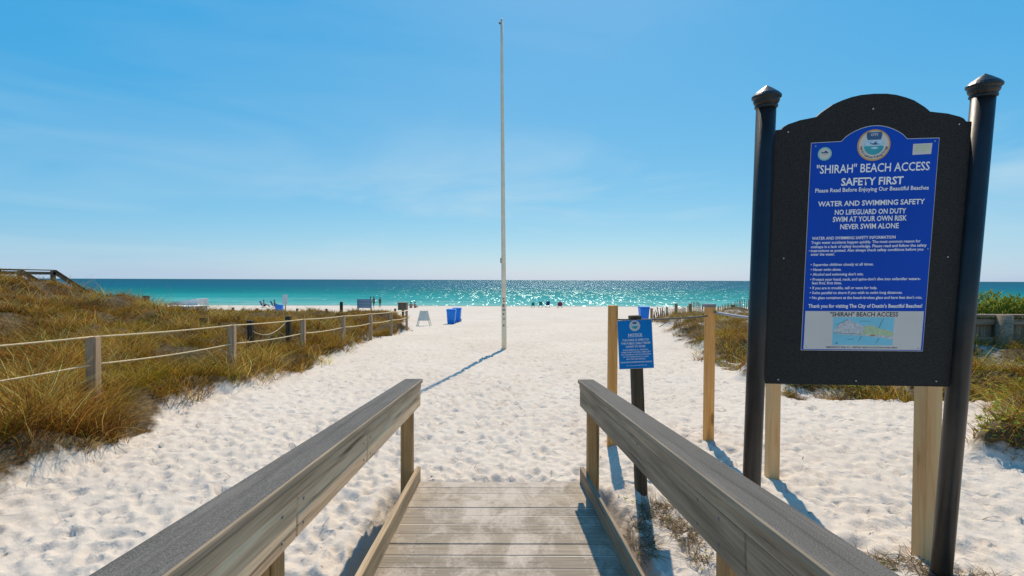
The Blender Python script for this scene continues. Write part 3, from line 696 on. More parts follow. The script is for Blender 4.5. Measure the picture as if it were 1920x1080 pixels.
# ------------------------------------------------------------------ rope fences on the left
def build_left_fence():
    ds = [2.9, 5.8, 8.68, 11.62, 14.4, 17.2, 20.1, 23.1]
    t = thing('rope_fence', 'square wooden posts strung with two pale ropes along the dune grass', 'fence', (-5.0, 5.8, gz(-5, 5.8)))
    tops = []
    for d in ds:
        x = -5.03; ztop = CAMZ - (.43 + .0457 * d); z = gz(x, d)
        w = .108
        M = Matrix.Translation((x, d, (ztop + z - .4) / 2)) @ Matrix.Rotation(R(8), 4, 'Z') @ Matrix.Rotation(R(90), 4, 'Y')
        from_bm('post', bm_box(ztop - z + .4, w, w, .006), 'fence_post_wood', t, M); tops.append(Vector((x, d, ztop)))
    a = Vector((-5.0, -1, CAMZ - .43 + .045)); tops = [a] + tops
    for i in range(len(tops) - 1):
        p, q = tops[i], tops[i + 1]
        tube('rope', sag(p + Vector((.0, 0, -.005)), q + Vector((.0, 0, -.005)), .015), .0090 + .00045 * p.y, 'rope', t, 7)
        tube('rope', sag(p + Vector((.02, 0, -.335)), q + Vector((.02, 0, -.335)), .03), .0090 + .00045 * p.y, 'rope', t, 7)
    e = tops[-1]; coil = [e + Vector((.08 * math.cos(k * .9), -.08 + .05 * math.sin(k * .9), -.02 - .022 * k)) for k in range(24)]
    tube('rope', coil, .016, 'rope', t, 6)
build_left_fence()
def pix(px, py, d):
    """a point d metres out whose bearing and height were read off the photograph"""
    return Vector(((px - 960) / 907 * d, d, CAMZ - (py - 525 + (960 - px) * .0035) / 907 * d))
def build_old_fence():
    t = thing('old_rope_fence', 'three charred dark posts with a slack rope standing in the dune grass', 'fence', (-6.0, 11, gz(-6, 11)))
    P = []
    for px, d, py, w in ((380, 16, 596, .14), (469, 12.0, 601, .12), (540, 13.5, 593, .12)):
        p = pix(px, py, d); z = gz(p.x, p.y); P.append(p)
        beam('post', (p.x + .03, p.y, z - .3), (p.x, p.y, p.z), w, w, 'dark_post', t, .008)
    tube('rope', sag(P[1] + Vector((.06, 0, -.27)), P[2] + Vector((0, -.05, -.10)), .22, 18), .014, 'rope', t, 7)
build_old_fence()

# ------------------------------------------------------------------ walkover stairs on the left dune
def build_walkover():
    t = thing('dune_walkover', 'brown timber walkover stairs with handrails stepping down the left dune', 'stairs', (-20.8, 22.0, gz(-20.8, 22)))
    zt, zm = 2.05, .42
    for x in (-20.8, -22.3):
        for (y0, z0, y1, z1) in ((16.5, zt, 22.0, zt), (22.0, zt, 24.75, zm), (24.75, zm, 26.15, zm - .01), (26.15, zm - .01, 27.3, zm - .62)):
            beam('handrail', (x, y0, z0), (x, y1, z1), .15, .045, 'old_rail', t, .005)
            for k, dz in enumerate((.14, .50)):
                beam('side_rail', (x + .03, y0, z0 - dz), (x + .03, y1, z1 - dz), .04, .13, 'old_rail', t, .004)
        for y, z in ((17.2, zt), (19.6, zt), (21.95, zt), (23.4, 1.24), (24.75, zm), (26.15, zm)):
            zb = gz(x, y) - .4
            beam('post', (x - .02, y, min(zb, z - 1.3)), (x - .02, y, z - .03), .14, .14, 'old_rail', t, .005)
    for k in range(12):
        y = 22.1 + k * .225; z = zt - 1.0 - (k + .5) * (zt - zm) / 12
        beam('tread', (-22.2, y, z), (-20.9, y, z), .24, .04, 'old_rail', t, .004)
    for k in range(36):
        y = 16.6 + k * .15; beam('plank', (-22.2, y, zt - 1.0), (-20.9, y, zt - 1.0), .14, .04, 'old_rail', t, .003)
build_walkover()

# ------------------------------------------------------------------ far things on the beach
def on_sand(px, d): 
    x = (px - 960) / 907 * d; return Vector((x, d, gz(x, d)))
def build_bin(px, d, h, label):
    p = on_sand(px, d); t = thing('wheeled_bin', label, 'bin', p, 'blue bins on the beach')
    w = .60; dpt = .62
    from_bm('body', bm_box(w, dpt, h * .86, .04, 2, .82), 'bin_blue', t, Matrix.Translation(p + Vector((0, 0, h * .46))))
    from_bm('rim', bm_box(w * 1.06, dpt * 1.06, .05, .012), 'bin_blue', t, Matrix.Translation(p + Vector((0, 0, h * .88))))
    lid = from_bm('lid', bm_box(w * 1.04, dpt * 1.08, .09, .035, 2), 'bin_lid', t, Matrix.Translation(p + Vector((0, 0, h * .945))))
    beam('handle', p + Vector((-w * .4, dpt * .6, h * .90)), p + Vector((w * .4, dpt * .6, h * .90)), .035, .035, 'bin_lid', lid, .008)
    for s in (-1, 1): tube('wheel', [p + Vector((s * w * .48, dpt * .40, .11)), p + Vector((s * w * .40, dpt * .40, .11))], .12, 'tyre', t, 14)
build_bin(846.5, 33.0, 1.03, 'blue wheeled bin, nearer of the two left of the flagpole')
build_bin(857.0, 35.6, 1.06, 'blue wheeled bin half hidden behind another, left of the flagpole')
build_bin(1207.5, 31.5, 1.06, 'blue wheeled bin standing on the sand behind the small notice')

def build_aframe():
    d = 30.; p = on_sand(795, d); t = thing('folding_sign_stand', 'pale folding A-shaped board standing at the end of the rope fence', 'sign', p)
    for s in (-1, 1):
        a0 = p + Vector((-.40, s * .30, 0)); a1 = p + Vector((-.21, s * .03, .95)); b0 = p + Vector((.40, s * .30, 0)); b1 = p + Vector((.21, s * .03, .95))
        beam('leg', a0, a1, .05, .03, 'frame_pale', t); beam('leg', b0, b1, .05, .03, 'frame_pale', t)
        c = [a0.lerp(a1, .35), b0.lerp(b1, .35), b0.lerp(b1, .98), a0.lerp(a1, .98)]; nrm = (c[1] - c[0]).cross(c[3] - c[0]).normalized() * .012
        V = [q + nrm for q in c] + [q - nrm for q in c]
        from_data('panel', V, [(0, 1, 2, 3), (7, 6, 5, 4), (0, 4, 5, 1), (1, 5, 6, 2), (2, 6, 7, 3), (3, 7, 4, 0)], 'frame_pale', t)
build_aframe()

def board_on_posts(name, label, x0, x1, y0, y1, d, mat, nposts=2, pm='weathered_wood', lines=0, linemat='far_sign_pale'):
    a = pix(x0, y1, d); b_ = pix(x1, y0, d); cx = (a.x + b_.x) / 2; z = gz(cx, d)
    t = thing(name, label, 'sign', (cx, d, z)); w, h = b_.x - a.x, b_.z - a.z
    o = from_bm('board', bm_box(w, .05, h, .01), mat, t, Matrix.Translation((cx, d, (a.z + b_.z) / 2)))
    xs = [cx] if nposts == 1 else [a.x + .06, b_.x - .06]
    for x in xs: beam('post', (x, d + .075, z - .3), (x, d + .075, b_.z - .02), .1, .1, pm, t)
    for k in range(lines):
        zz = b_.z - h * (k + .8) / (lines + .6)
        from_bm('line', bm_box(w * (.8 - .1 * (k % 2)), .01, h * .055), linemat, o, Matrix.Translation((cx, d - .031, zz)))
    return t
board_on_posts('information_board', 'grey blue information board with pale lines beyond the dune grass', 669.5, 696.5, 561, 577.5, 46, 'far_sign_blue', 2, 'weathered_wood', 5)
board_on_posts('beach_sign', 'narrow pale sign on a thin post beside the blue chest', 530, 538.5, 552.5, 570, 56, 'far_sign_pale', 1, 'fence_post_wood')
board_on_posts('beach_sign', 'small brown sign seen from behind, left of the white storage box', 266.5, 280, 554.5, 566.5, 45, 'far_sign_brown', 1, 'old_rail')

def lone_post(px, py, d, w, label, mat='old_rail', group='short posts beyond the dune grass', name='beach_post'):
    p = pix(px, py, d); z = gz(p.x, d)
    o = beam(name, (p.x, d, z - .4), (p.x, d, p.z), w, w, mat, None, .012)
    return tag(o, label, 'post', group)
lone_post(640, 566, 46, .24, 'thick dark post with sunlit edge left of the grey blue board', 'dark_post')
def build_far_fence():
    t = thing('far_rope_fence', 'row of short brown posts with a low rope along the seaward grass edge', 'fence', (-26, 44, gz(-26, 44)))
    prev = None
    for px, py in ((402, 579.5), (414, 578.5), (436.5, 576.5), (455, 578.5), (482, 578), (502, 579), (513, 579.5), (557, 578.5), (580, 578.5), (612, 579), (741, 578.5)):
        d = 44.; p = pix(px, py, d); z = gz(p.x, d)
        beam('post', (p.x, d, z - .4), (p.x, d, p.z), .17, .17, 'old_rail', t, .012)
        if prev is not None and (p - prev).length < 2.5: tube('rope', sag(prev - Vector((0, .1, .35)), p - Vector((0, .1, .35)), .05, 6), .02, 'rope', t, 6)
        prev = p
build_far_fence()

def build_storage():
    d = 34.; p = on_sand(337, d); top = CAMZ - (580 - 527) / 907 * d
    t = thing('beach_storage_box', 'large white beach storage box with sloping lid raised, half sunk in grass', 'box', p)
    Rz = Matrix.Rotation(R(-32), 4, 'Z'); h = top - p.z + .3
    M = Matrix.Translation((p.x, d + 1.0, top - h / 2)) @ Rz
    from_bm('body', bm_box(2.0, 1.5, h, .02), 'white_box', t, M)
    from_bm('rim', bm_box(2.1, 1.6, .06, .012), 'white_box', t, Matrix.Translation((p.x, d + 1.0, top + .032)) @ Rz)
    V = [(-2.2, 0, .0), (.05, 0, .0), (.05, 0, .46), (-.1, 0, .46), (-2.2, 0, .12)]
    n = len(V); V = V + [(a, 1.2, c_) for a, b_, c_ in V]
    F = [tuple(range(n)), tuple(range(2 * n - 1, n - 1, -1))] + [(i + n, (i + 1) % n + n, (i + 1) % n, i) for i in range(n)]
    from_data('raised_lid', V, F, 'white_box', t, Matrix.Translation((p.x + .15, d + 1.7, top + .06)))
build_storage()

def build_trash():
    d = 40.; p = on_sand(755.5, d); t = thing('trash_receptacle', 'square slatted wooden trash receptacle near the end of the rope fence', 'trash can', p)
    top = CAMZ - (568.5 - 525.7) / 907 * d; h = .62; z0 = top - h
    from_bm('liner', bm_box(.50, .50, h - .05), 'dark_post', t, Matrix.Translation((p.x, d, z0 + h / 2 - .02)))
    for k in range(5):
        for sy in (-1, 1):
            x = p.x - .28 + k * .14; beam('slat', (x, d + sy * .30, z0), (x, d + sy * .30, top - .05), .12, .03, 'weathered_wood', t, .004, up=(0, 1, 0))
            y = d - .24 + k * .12; beam('slat', (p.x + sy * .34, y, z0), (p.x + sy * .34, y, top - .05), .03, .10, 'weathered_wood', t, .004, up=(0, 1, 0))
    from_bm('top_frame', bm_box(.76, .70, .05, .01), 'weathered_wood', t, Matrix.Translation((p.x, d, top - .02)))
    beam('post', (p.x, d, p.z - .3), (p.x, d, z0 + .01), .16, .16, 'dark_post', t)
build_trash()

def build_chest():
    d = 60.; p = on_sand(523.5, d); top = CAMZ - (573.5 - 523.5 - 2.) / 907 * d
    t = thing('blue_chest', 'blue plastic chest on the sand below the beach chairs', 'chest', p)
    h = max(.55, top - p.z)
    from_bm('body', bm_box(.84, .5, h * .84, .03, 2, .94), 'bin_blue', t, Matrix.Translation(p + Vector((0, 0, h * .42))))
    from_bm('lid', bm_box(.88, .54, h * .14, .03, 2), 'bin_lid', t, Matrix.Translation(p + Vector((0, 0, h * .92))))
build_chest()

def build_chair(px, d, mat, label, face=0., rnd=False, s=1.0):
    p = on_sand(px, d); t = thing('beach_chair', label, 'chair', p, 'folding chairs near the water')
    M = Matrix.Translation(p) @ Matrix.Rotation(face, 4, 'Z') @ Matrix.Scale(s, 4)
    q = lambda x, y, z: M @ Vector((x, y, z))
    def sheet(name, c):
        n = (c[1] - c[0]).cross(c[3] - c[0]).normalized() * .015; V = [k + n for k in c] + [k - n for k in c]
        from_data(name, V, [(0, 1, 2, 3), (7, 6, 5, 4), (0, 4, 5, 1), (1, 5, 6, 2), (2, 6, 7, 3), (3, 7, 4, 0)], mat, t)
    if rnd:
        V = [q(.42 * math.cos(a), -.22 - .12 * math.sin(a), .62 + .36 * math.sin(a)) for a in np.linspace(0, 2 * math.pi, 20, endpoint=False)]
        c = q(0, -.12, .60); V.append(c); F = [(i, (i + 1) % 20, 20) for i in range(20)]; n0 = len(V)
        V += [v + (M.to_3x3() @ Vector((0, .03, -.03))) for v in V]; F += [(b_ + n0, a + n0, c_ + n0) for a, b_, c_ in F[:20]] + [(i, i + n0, (i + 1) % 20 + n0, (i + 1) % 20) for i in range(20)]
        from_data('seat', V, F, mat, t)
        for sx_ in (-1, 1):
            for sy in (-1, 1): tube('leg', [q(sx_ * .38, sy * .28, 0), q(sx_ * .14, -sy * .1, .40)], .035, 'chair_frame', t, 8)
    else:
        sheet('seat', [q(-.28, -.22, .34), q(.28, -.22, .34), q(.28, .28, .40), q(-.28, .28, .40)])
        sheet('backrest', [q(-.28, -.25, .36), q(.28, -.25, .36), q(.28, -.50, .98), q(-.28, -.50, .98)])
        for sx_ in (-1, 1):
            tube('leg', [q(sx_ * .31, -.35, 0), q(sx_ * .31, .28, .42)], .022, 'chair_frame', t, 8)
            tube('leg', [q(sx_ * .31, .30, 0), q(sx_ * .31, -.25, .40)], .022, 'chair_frame', t, 8)
            beam('armrest', q(sx_ * .32, -.32, .60), q(sx_ * .32, .22, .58), .06, .03, 'chair_frame', t)
build_chair(999.5, 81, 'chair_green', 'green beach chair, farthest left of the four at the waterline', 0, False, .85)
build_chair(1013.5, 80.5, 'chair_green', 'wide green beach chair between another green one and the navy one', 0, False, 1.0)
build_chair(1027, 80.5, 'chair_navy', 'navy blue beach chair facing the water among green ones', .1, False, 1.08)
build_chair(1050, 79, 'chair_red', 'round dark red moon chair at the waterline', 0, True)
build_chair(494.5, 74, 'chair_navy', 'navy beach chair with a person sitting in it, farther from the blue chest', R(-80), False, 1.1)
build_chair(514.5, 74, 'chair_navy', 'navy reclining beach chair with a person, just behind the blue chest', R(-80), False, 1.1)

def build_person(label, loc, face, pose, skin, top, bottom, hair='hair_dark', h=1.7):
    """one skinned body; the clothes are children that wrap it"""
    s = h / 1.7
    if pose == 'stand' or pose == 'walk':
        k = .16 if pose == 'walk' else .05
        J = {'pel': (0, 0, .92), 'wai': (0, 0, 1.08), 'che': (0, .01, 1.30), 'nek': (0, 0, 1.45), 'hd0': (0, .01, 1.53), 'hd1': (0, .02, 1.64),
             'lh': (-.10, 0, .86), 'lk': (-.12, k * .8, .48), 'la': (-.13, k, .09), 'lf': (-.14, k + .13, .04), 'rh': (.10, 0, .86), 'rk': (.12, -k * .2, .48), 'ra': (.13, -k, .09), 'rf': (.14, -k + .13, .04),
             'ls': (-.18, 0, 1.38), 'le': (-.26, -.03, 1.12), 'lw': (-.25, .10, .90), 'lx': (-.25, .13, .82), 'rs': (.18, 0, 1.38), 're': (.26, .0, 1.12), 'rw': (.25, .14, .94), 'rx': (.25, .18, .87)}
    else:                                       # seated
        zz = .42 if pose == 'chair' else .10
        J = {'pel': (0, 0, zz), 'wai': (0, -.04, zz + .16), 'che': (0, -.09, zz + .38), 'nek': (0, -.10, zz + .53), 'hd0': (0, -.08, zz + .61), 'hd1': (0, -.06, zz + .72),
             'lh': (-.10, .04, zz), 'lk': (-.14, .44, zz + .14), 'la': (-.13, .72, zz - .20 if pose == 'chair' else .08), 'lf': (-.13, .85, zz - .2 if pose == 'chair' else .08), 'rh': (.10, .04, zz), 'rk': (.14, .44, zz + .12), 'ra': (.13, .74, zz - .22 if pose == 'chair' else .08), 'rf': (.13, .86, zz - .2 if pose == 'chair' else .08),
             'ls': (-.18, -.10, zz + .46), 'le': (-.27, -.02, zz + .20), 'lw': (-.22, .20, zz + .18), 'lx': (-.2, .27, zz + .18), 'rs': (.18, -.10, zz + .46), 're': (.27, -.02, zz + .20), 'rw': (.22, .20, zz + .18), 'rx': (.2, .27, zz + .18)}
    rad = dict(pel=.14, wai=.125, che=.145, nek=.055, hd0=.085, hd1=.09, lh=.10, rh=.10, lk=.06, rk=.06, la=.04, ra=.04, lf=.035, rf=.035, ls=.065, rs=.065, le=.045, re=.045, lw=.03, rw=.03, lx=.035, rx=.035)
    E = [('pel', 'wai'), ('wai', 'che'), ('che', 'nek'), ('nek', 'hd0'), ('hd0', 'hd1'), ('pel', 'lh'), ('lh', 'lk'), ('lk', 'la'), ('la', 'lf'), ('pel', 'rh'), ('rh', 'rk'), ('rk', 'ra'), ('ra', 'rf'),
         ('che', 'ls'), ('ls', 'le'), ('le', 'lw'), ('lw', 'lx'), ('che', 'rs'), ('rs', 're'), ('re', 'rw'), ('rw', 'rx')]
    def skinned(keys, grow):
        idx = {k: i for i, k in enumerate(keys)}; me = bpy.data.meshes.new('b')
        me.from_pydata([Vector(J[k]) * s for k in keys], [(idx[a], idx[b_]) for a, b_ in E if a in idx and b_ in idx], [])
        o = bpy.data.objects.new('b', me); col.objects.link(o); md = o.modifiers.new('s', 'SKIN'); md.use_smooth_shade = True
        for k, i in idx.items():
            r_ = (rad[k] + grow) * s; me.skin_vertices[0].data[i].radius = (r_, r_ * (.8 if k in ('wai', 'che', 'pel') else 1))
        me.skin_vertices[0].data[0].use_root = True
        sb = o.modifiers.new('u', 'SUBSURF'); sb.levels = 1; sb.render_levels = 1
        dg = bpy.context.evaluated_depsgraph_get(); r_ = bpy.data.meshes.new_from_object(o.evaluated_get(dg)); bpy.data.objects.remove(o); return r_
    M = Matrix.Translation(loc) @ Matrix.Rotation(face, 4, 'Z')
    keys = list(J.keys()); me = skinned(keys, 0); me.materials.clear(); me.materials.append(MATS[skin]); me.name = 'person'
    t = place(bpy.data.objects.new('person', me), M); tag(t, label, 'person')
    for nm, ks, mt in (('top', ['wai', 'che', 'ls', 'rs', 'nek'], top), ('shorts', ['pel', 'lh', 'rh', 'wai'], bottom)):
        if mt is None: continue
        if nm == 'shorts':
            for side in 'lr': J[side + 'k2'] = tuple(Vector(J[side + 'h']).lerp(Vector(J[side + 'k']), .55)); rad[side + 'k2'] = .085; E.append((side + 'h', side + 'k2'))
            ks = ['pel', 'lh', 'rh', 'lk2', 'rk2']
        else: ks = ['che', 'wai', 'ls', 'rs']
        m2 = skinned(ks, .018); m2.materials.clear(); m2.materials.append(MATS[mt]); place(bpy.data.objects.new(nm, m2), M, t)
    bm = bmesh.new(); bmesh.ops.create_uvsphere(bm, u_segments=12, v_segments=8, radius=.115 * s)
    for v in bm.verts:
        v.co.z *= 1.05
        if v.co.z < -.02 and v.co.y > 0: v.co.y *= .3
    from_bm('hair', bm, hair, t, M @ Matrix.Translation(Vector(J['hd1']) * s + Vector((0, -.025, .02)) * s), True)
    return t
def sp(px, d, dz=0.): 
    p = on_sand(px, d); return p + Vector((0, 0, dz))
build_person('person in dark top and green shorts walking at the water right of the board', sp(701, 76), R(150), 'walk', 'skin_dark', 'cloth_black', 'cloth_green')
build_person('slim person in dark clothes standing farthest right of the walkers', sp(712.5, 78), R(60), 'stand', 'skin_dark', 'cloth_black', 'cloth_green', h=1.6)
build_person('person whose dark head shows above the grey blue board', sp(695, 74), R(80), 'stand', 'skin_dark', 'cloth_black', 'cloth_black', h=1.75)
build_person('person with dark hair and red top sitting on the sand', sp(770.5, 76), R(10), 'sit', 'skin', 'cloth_red', 'cloth_red', h=1.75)
build_person('person in white top sitting on the sand beside the red top', sp(778.5, 76.5), R(-20), 'sit', 'skin', 'cloth_white', 'cloth_red', h=1.65)
build_person('person in grey shirt leaning back in the navy chair, farther from the chest', sp(495.5, 74), R(-80), 'chair', 'skin', 'cloth_grey', 'chair_navy')
build_person('person in navy reclining in the chair just behind the blue chest', sp(515.5, 74), R(-80), 'chair', 'skin_dark', 'chair_navy', 'cloth_black')
build_person('dark clothed person standing by the water beyond the walkover steps', sp(207.5, 80, .35), R(20), 'stand', 'skin_dark', 'cloth_black', 'cloth_black', h=1.65)
build_person('smaller crouched figure beside the standing one beyond the walkover steps', sp(202, 80, .6), R(20), 'sit', 'skin_dark', 'cloth_black', 'cloth_black', h=1.5)

# ------------------------------------------------------------------ sand fence and bulkhead on the right
def build_sand_fence():
    t = thing('sand_fence', 'brown posts with pale thin pickets around the right dune', 'fence', (9, 27, gz(9, 27)))
    pts = [(1222, 578, 29), (1268, 569.5, 27), (1295, 569.5, 25.5), (1329, 570, 24.5), (1375, 571, 23.5), (1425, 572, 23)]
    prev = None
    for px, py, d in pts:
        p = pix(px, py, d); z = gz(p.x, d); beam('post', (p.x, d, z - .4), (p.x, d, p.z), .13, .13, 'brown_post', t, .01)
        if prev is not None:
            n = 14
            for k in range(1, n):
                q = prev.lerp(p, k / n); zz = gz(q.x, q.y) - .1; hh = zz + .62 + random.uniform(-.06, .05)
                beam('picket', (q.x, q.y, zz), (q.x + random.uniform(-.04, .04), q.y, hh), .032, .010, 'picket', t, 0)
            for dz in (.35, .75):
                a = Vector((prev.x, prev.y, gz(prev.x, prev.y) + dz)); c = Vector((p.x, p.y, gz(p.x, p.y) + dz)); tube('wire', sag(a, c, .03, 6), .006, 'cable', t, 5)
        prev = p
    a = pix(1222, 578, 29)
    for k in range(9):                          # the slumped end of the fence
        x = a.x + .05 + k * .07; zz = gz(x, 28.6 - k * .1) - .05
        beam('picket', (x, 28.6 - k * .1, zz), (x + random.uniform(-.15, .05), 28.6 - k * .1, zz + random.uniform(.5, .8)), .05, .014, 'old_rail', t, 0)
build_sand_fence()
def build_bulkhead():
    t = thing('timber_bulkhead', 'grey weathered timber bulkhead with a thick round piling at the right edge', 'wall', (10.4, 10.2, gz(10.4, 10.2)))
    y = 10.3; top = .96
    for x in (7.6, 10.30, 13.2):
        zb = gz(x, y - .2); tube('piling', [(x, y - .17, zb - .5), (x + .02, y - .17, top + .02)], [.15, .135], 'weathered_wood', t, 16)
    x = 7.0
    while x < 14:
        w = random.uniform(.17, .20); zb = gz(x, y) - .4
        beam('plank', (x + w / 2, y + random.uniform(-.006, .006), zb), (x + w / 2, y, top - .06 + random.uniform(-.01, .01)), w - .008, .04, 'weathered_wood', t, .004, up=(0, 1, 0)); x += w
    beam('cap_rail', (7.0, y - .02, top), (14, y - .02, top), .22, .05, 'weathered_wood', t, .006)
    beam('waler', (7.0, y - .06, .42), (14, y - .06, .42), .07, .16, 'weathered_wood', t, .006)
    beam('waler', (7.0, y - .06, top - .13), (14, y - .06, top - .13), .07, .12, 'weathered_wood', t, .006)
build_bulkhead()

# ------------------------------------------------------------------ vegetation
def blades_mesh(name, root, L_, yaw, lean, droop, width, colr, seg=3, mat='grass_blade', curl=None):
    n = len(root); dirx = np.stack([np.cos(yaw), np.sin(yaw), np.zeros(n)], -1); side = np.stack([-np.sin(yaw), np.cos(yaw), np.zeros(n)], -1)
    if curl is None: curl = np.zeros(n)
    rows = []
    tw = rng.uniform(0, math.pi, n); wdir = side * np.cos(tw)[:, None] + dirx * np.sin(tw)[:, None]
    for k in range(seg + 1):
        t = k / seg
        c = root + dirx * (L_ * (lean * t + droop * .75 * t * t))[:, None] + side * (L_ * curl * t * t)[:, None]
        c[:, 2] += L_ * (t * np.sqrt(np.clip(1 - (lean * .7) ** 2, .05, 1)) - droop * .75 * t * t)
        w = (width * (1 - .75 * t))[:, None]
        if k < seg: rows += [c - wdir * w / 2, c + wdir * w / 2]
        else: rows.append(c)
    co = np.stack(rows, 1); vn = co.shape[1]; co = co.reshape(-1, 3)
    pat = []; st = []; tt = []
    for k in range(seg - 1): pat += [2 * k, 2 * k + 1, 2 * k + 3, 2 * k + 2]; st.append(4 * k); tt.append(4)
    pat += [2 * seg - 2, 2 * seg - 1, 2 * seg]; st.append(4 * (seg - 1)); tt.append(3); ln = len(pat)
    off = np.arange(n)[:, None]
    loops = (off * vn + np.array(pat)).ravel(); starts = (off * ln + np.array(st)).ravel(); tot = np.tile(tt, n)
    C = np.ones((n, vn, 4), np.float32); C[:, :, :3] = colr[:, None, :]
    o = numpy_mesh(name, co, loops, starts, tot, mat, {'Col': ('FLOAT_COLOR', C.reshape(-1, 4))})
    return o
PAL = np.array([[.44, .28, .075], [.36, .21, .05], [.29, .145, .04], [.18, .08, .025], [.36, .27, .03], [.21, .19, .02], [.66, .49, .21], [.10, .055, .022]])
def grow(name, label, ncl, nbl, rlo, rhi, tlo, thi, mask, hgt, weights, cr=(.10, .010), wid=(.0050, .00045), bias=.35, minveg=.3, flat_=1.0, greenish=None):
    u = rng.random(ncl * 6); a = bias
    r = (rlo ** a + u * (rhi ** a - rlo ** a)) ** (1 / a); th = np.radians(rng.uniform(tlo, thi, ncl * 6))
    x = r * np.sin(th); y = r * np.cos(th); v = mask(x, y); gap = vnoise(x * 1.15, y * 1.15, 37) * .65 + vnoise(x * 2.9, y * 2.9, 38) * .35; ok = (v > minveg) & (rng.random(len(x)) < .35 + v) & (rng.random(len(x)) < sstep(.22, .52, gap) + .12)
    x, y, v, r = x[ok][:ncl], y[ok][:ncl], v[ok][:ncl], r[ok][:ncl]; n = len(x)
    patch = vnoise(x * .45, y * .45, 31); patch2 = vnoise(x * 1.3, y * 1.3, 32)
    tone = np.empty(n, int)
    for i in range(n):
        w = np.array(weights, float); 
        if patch[i] > .70: w[[4, 5]] *= 3.5
        if patch[i] < .42: w[[2, 3, 7]] *= 3.2
        if patch2[i] > .68: w[[0, 6]] *= 2.2
        tone[i] = rng.choice(len(PAL), p=w / w.sum())
    size = rng.uniform(.4, 1.0, n) ** 1.3 * (.55 + .45 * v) * (.55 + 1.25 * patch2) * 1.22; lum = rng.uniform(.62, 1.42, n) * (.75 + .5 * patch2)
    k = np.repeat(np.arange(n), nbl); nb = len(k)
    rad_ = (cr[0] + cr[1] * r[k]) * np.sqrt(rng.random(nb)) * size[k]; aa = rng.uniform(0, 2 * math.pi, nb)
    rx = x[k] + rad_ * np.cos(aa); ry = y[k] + rad_ * np.sin(aa); rz = ground(rx, ry) - .03
    Ln = hgt * size[k] * rng.uniform(.55, 1.25, nb) * (1 - .006 * r[k])
    lean = rng.beta(2, 2.6, nb) * 1.0 * flat_; droop = rng.beta(2, 1.7, nb) * .85 * flat_
    yaw = aa + rng.normal(0, 1.7, nb)
    other = rng.random(nb) < .14; tb = np.where(other, rng.integers(0, len(PAL), nb), tone[k])
    colr = PAL[tb] * np.array([1.04, .93, .66]) * lum[k][:, None] * rng.uniform(.6, 1.4, nb)[:, None] * (1 + .08 * rng.normal(size=(nb, 3)))
    o = blades_mesh(name, np.stack([rx, ry, rz], -1), Ln, yaw, lean, droop, wid[0] + wid[1] * r[k], np.clip(colr, .01, .8), 4, 'grass_blade', rng.normal(0, .55, nb))
    return tag(o, label, None, None, 'stuff')
grow('dune_grass', 'tan and olive dune grass covering the left dune', 4300, 48, 3.0, 50, -64, 0, veg_left, .47, [2.8, 3.0, 3.0, 1.9, .9, .6, 2.0, 1.2])
grow('tall_dune_grass', 'long arching dry grass stems standing out of the left dune', 420, 7, 3.6, 26, -60, -10, veg_left, .78, [3, 2, 1, 0, 2, .6, 3, 0], cr=(.12, .005), wid=(.0028, .0003), flat_=.8)
grow('right_dune_grass', 'brown dune grass on the right dune and behind the sign', 2500, 40, 4.2, 38, 8, 64, veg_right, .36, [3, 2.4, 1.6, .5, 1.8, 1.2, 1.6, .5], cr=(.12, .010))
def scatter_leaves(name, label, n, mask, rlo, rhi, tlo, thi, size, hmax, cols, thr=.4, bias=.4):
    """broad flat leaves of ground vines, each leaf a small folded blade"""
    u = rng.random(n * 8); r = (rlo ** bias + u * (rhi ** bias - rlo ** bias)) ** (1 / bias); th = np.radians(rng.uniform(tlo, thi, n * 8))
    x = r * np.sin(th); y = r * np.cos(th); ok = mask(x, y) > thr; x, y, r = x[ok][:n], y[ok][:n], r[ok][:n]; m_ = len(x)
    z = ground(x, y) + rng.random(m_) ** 1.5 * hmax; yaw = rng.uniform(0, 6.283, m_); s = size * rng.uniform(.6, 1.4, m_); tilt = rng.uniform(-.5, .7, m_)
    d = np.stack([np.cos(yaw), np.sin(yaw), tilt], -1); sde = np.stack([-np.sin(yaw), np.cos(yaw), rng.uniform(-.4, .4, m_)], -1); c = np.stack([x, y, z], -1)
    S = s[:, None]; rows = [c, c + d * S * .45 + sde * S * .32, c + d * S, c + d * S * .45 - sde * S * .32, c + d * S * .5 - np.array([0, 0, 1]) * S * .10]
    co = np.stack(rows, 1).reshape(-1, 3); off = np.arange(m_)[:, None] * 5
    loops = (off + np.array([0, 1, 4, 1, 2, 4, 2, 3, 4, 3, 0, 4])).ravel(); nf = m_ * 4
    cc = np.array(cols)[rng.integers(0, len(cols), m_)] * rng.uniform(.7, 1.3, m_)[:, None]; C = np.ones((m_, 5, 4), np.float32); C[:, :, :3] = cc[:, None, :]
    o = numpy_mesh(name, co, loops, np.arange(nf) * 3, np.full(nf, 3), 'vine_leaf', {'Col': ('FLOAT_COLOR', C.reshape(-1, 4))}); return tag(o, label, None, None, 'stuff')
GREENS = [(.20, .25, .03), (.30, .33, .05), (.12, .17, .025), (.38, .36, .07)]
scatter_leaves('ground_vines', 'green leafy ground vines in the right-hand patches', 8500, lambda x, y: veg_right(x, y) * (vnoise(x * 1.5, y * 1.5, 41) > .45), 4.2, 14, 28, 60, .045, .22, GREENS)
scatter_leaves('dune_seedlings', 'small green leaves at the edge of the left grass', 2600, lambda x, y: veg_left(x, y) * (vnoise(x * 1.2, y * 1.2, 43) > .66), 3.4, 22, -62, -12, .05, .16, GREENS)
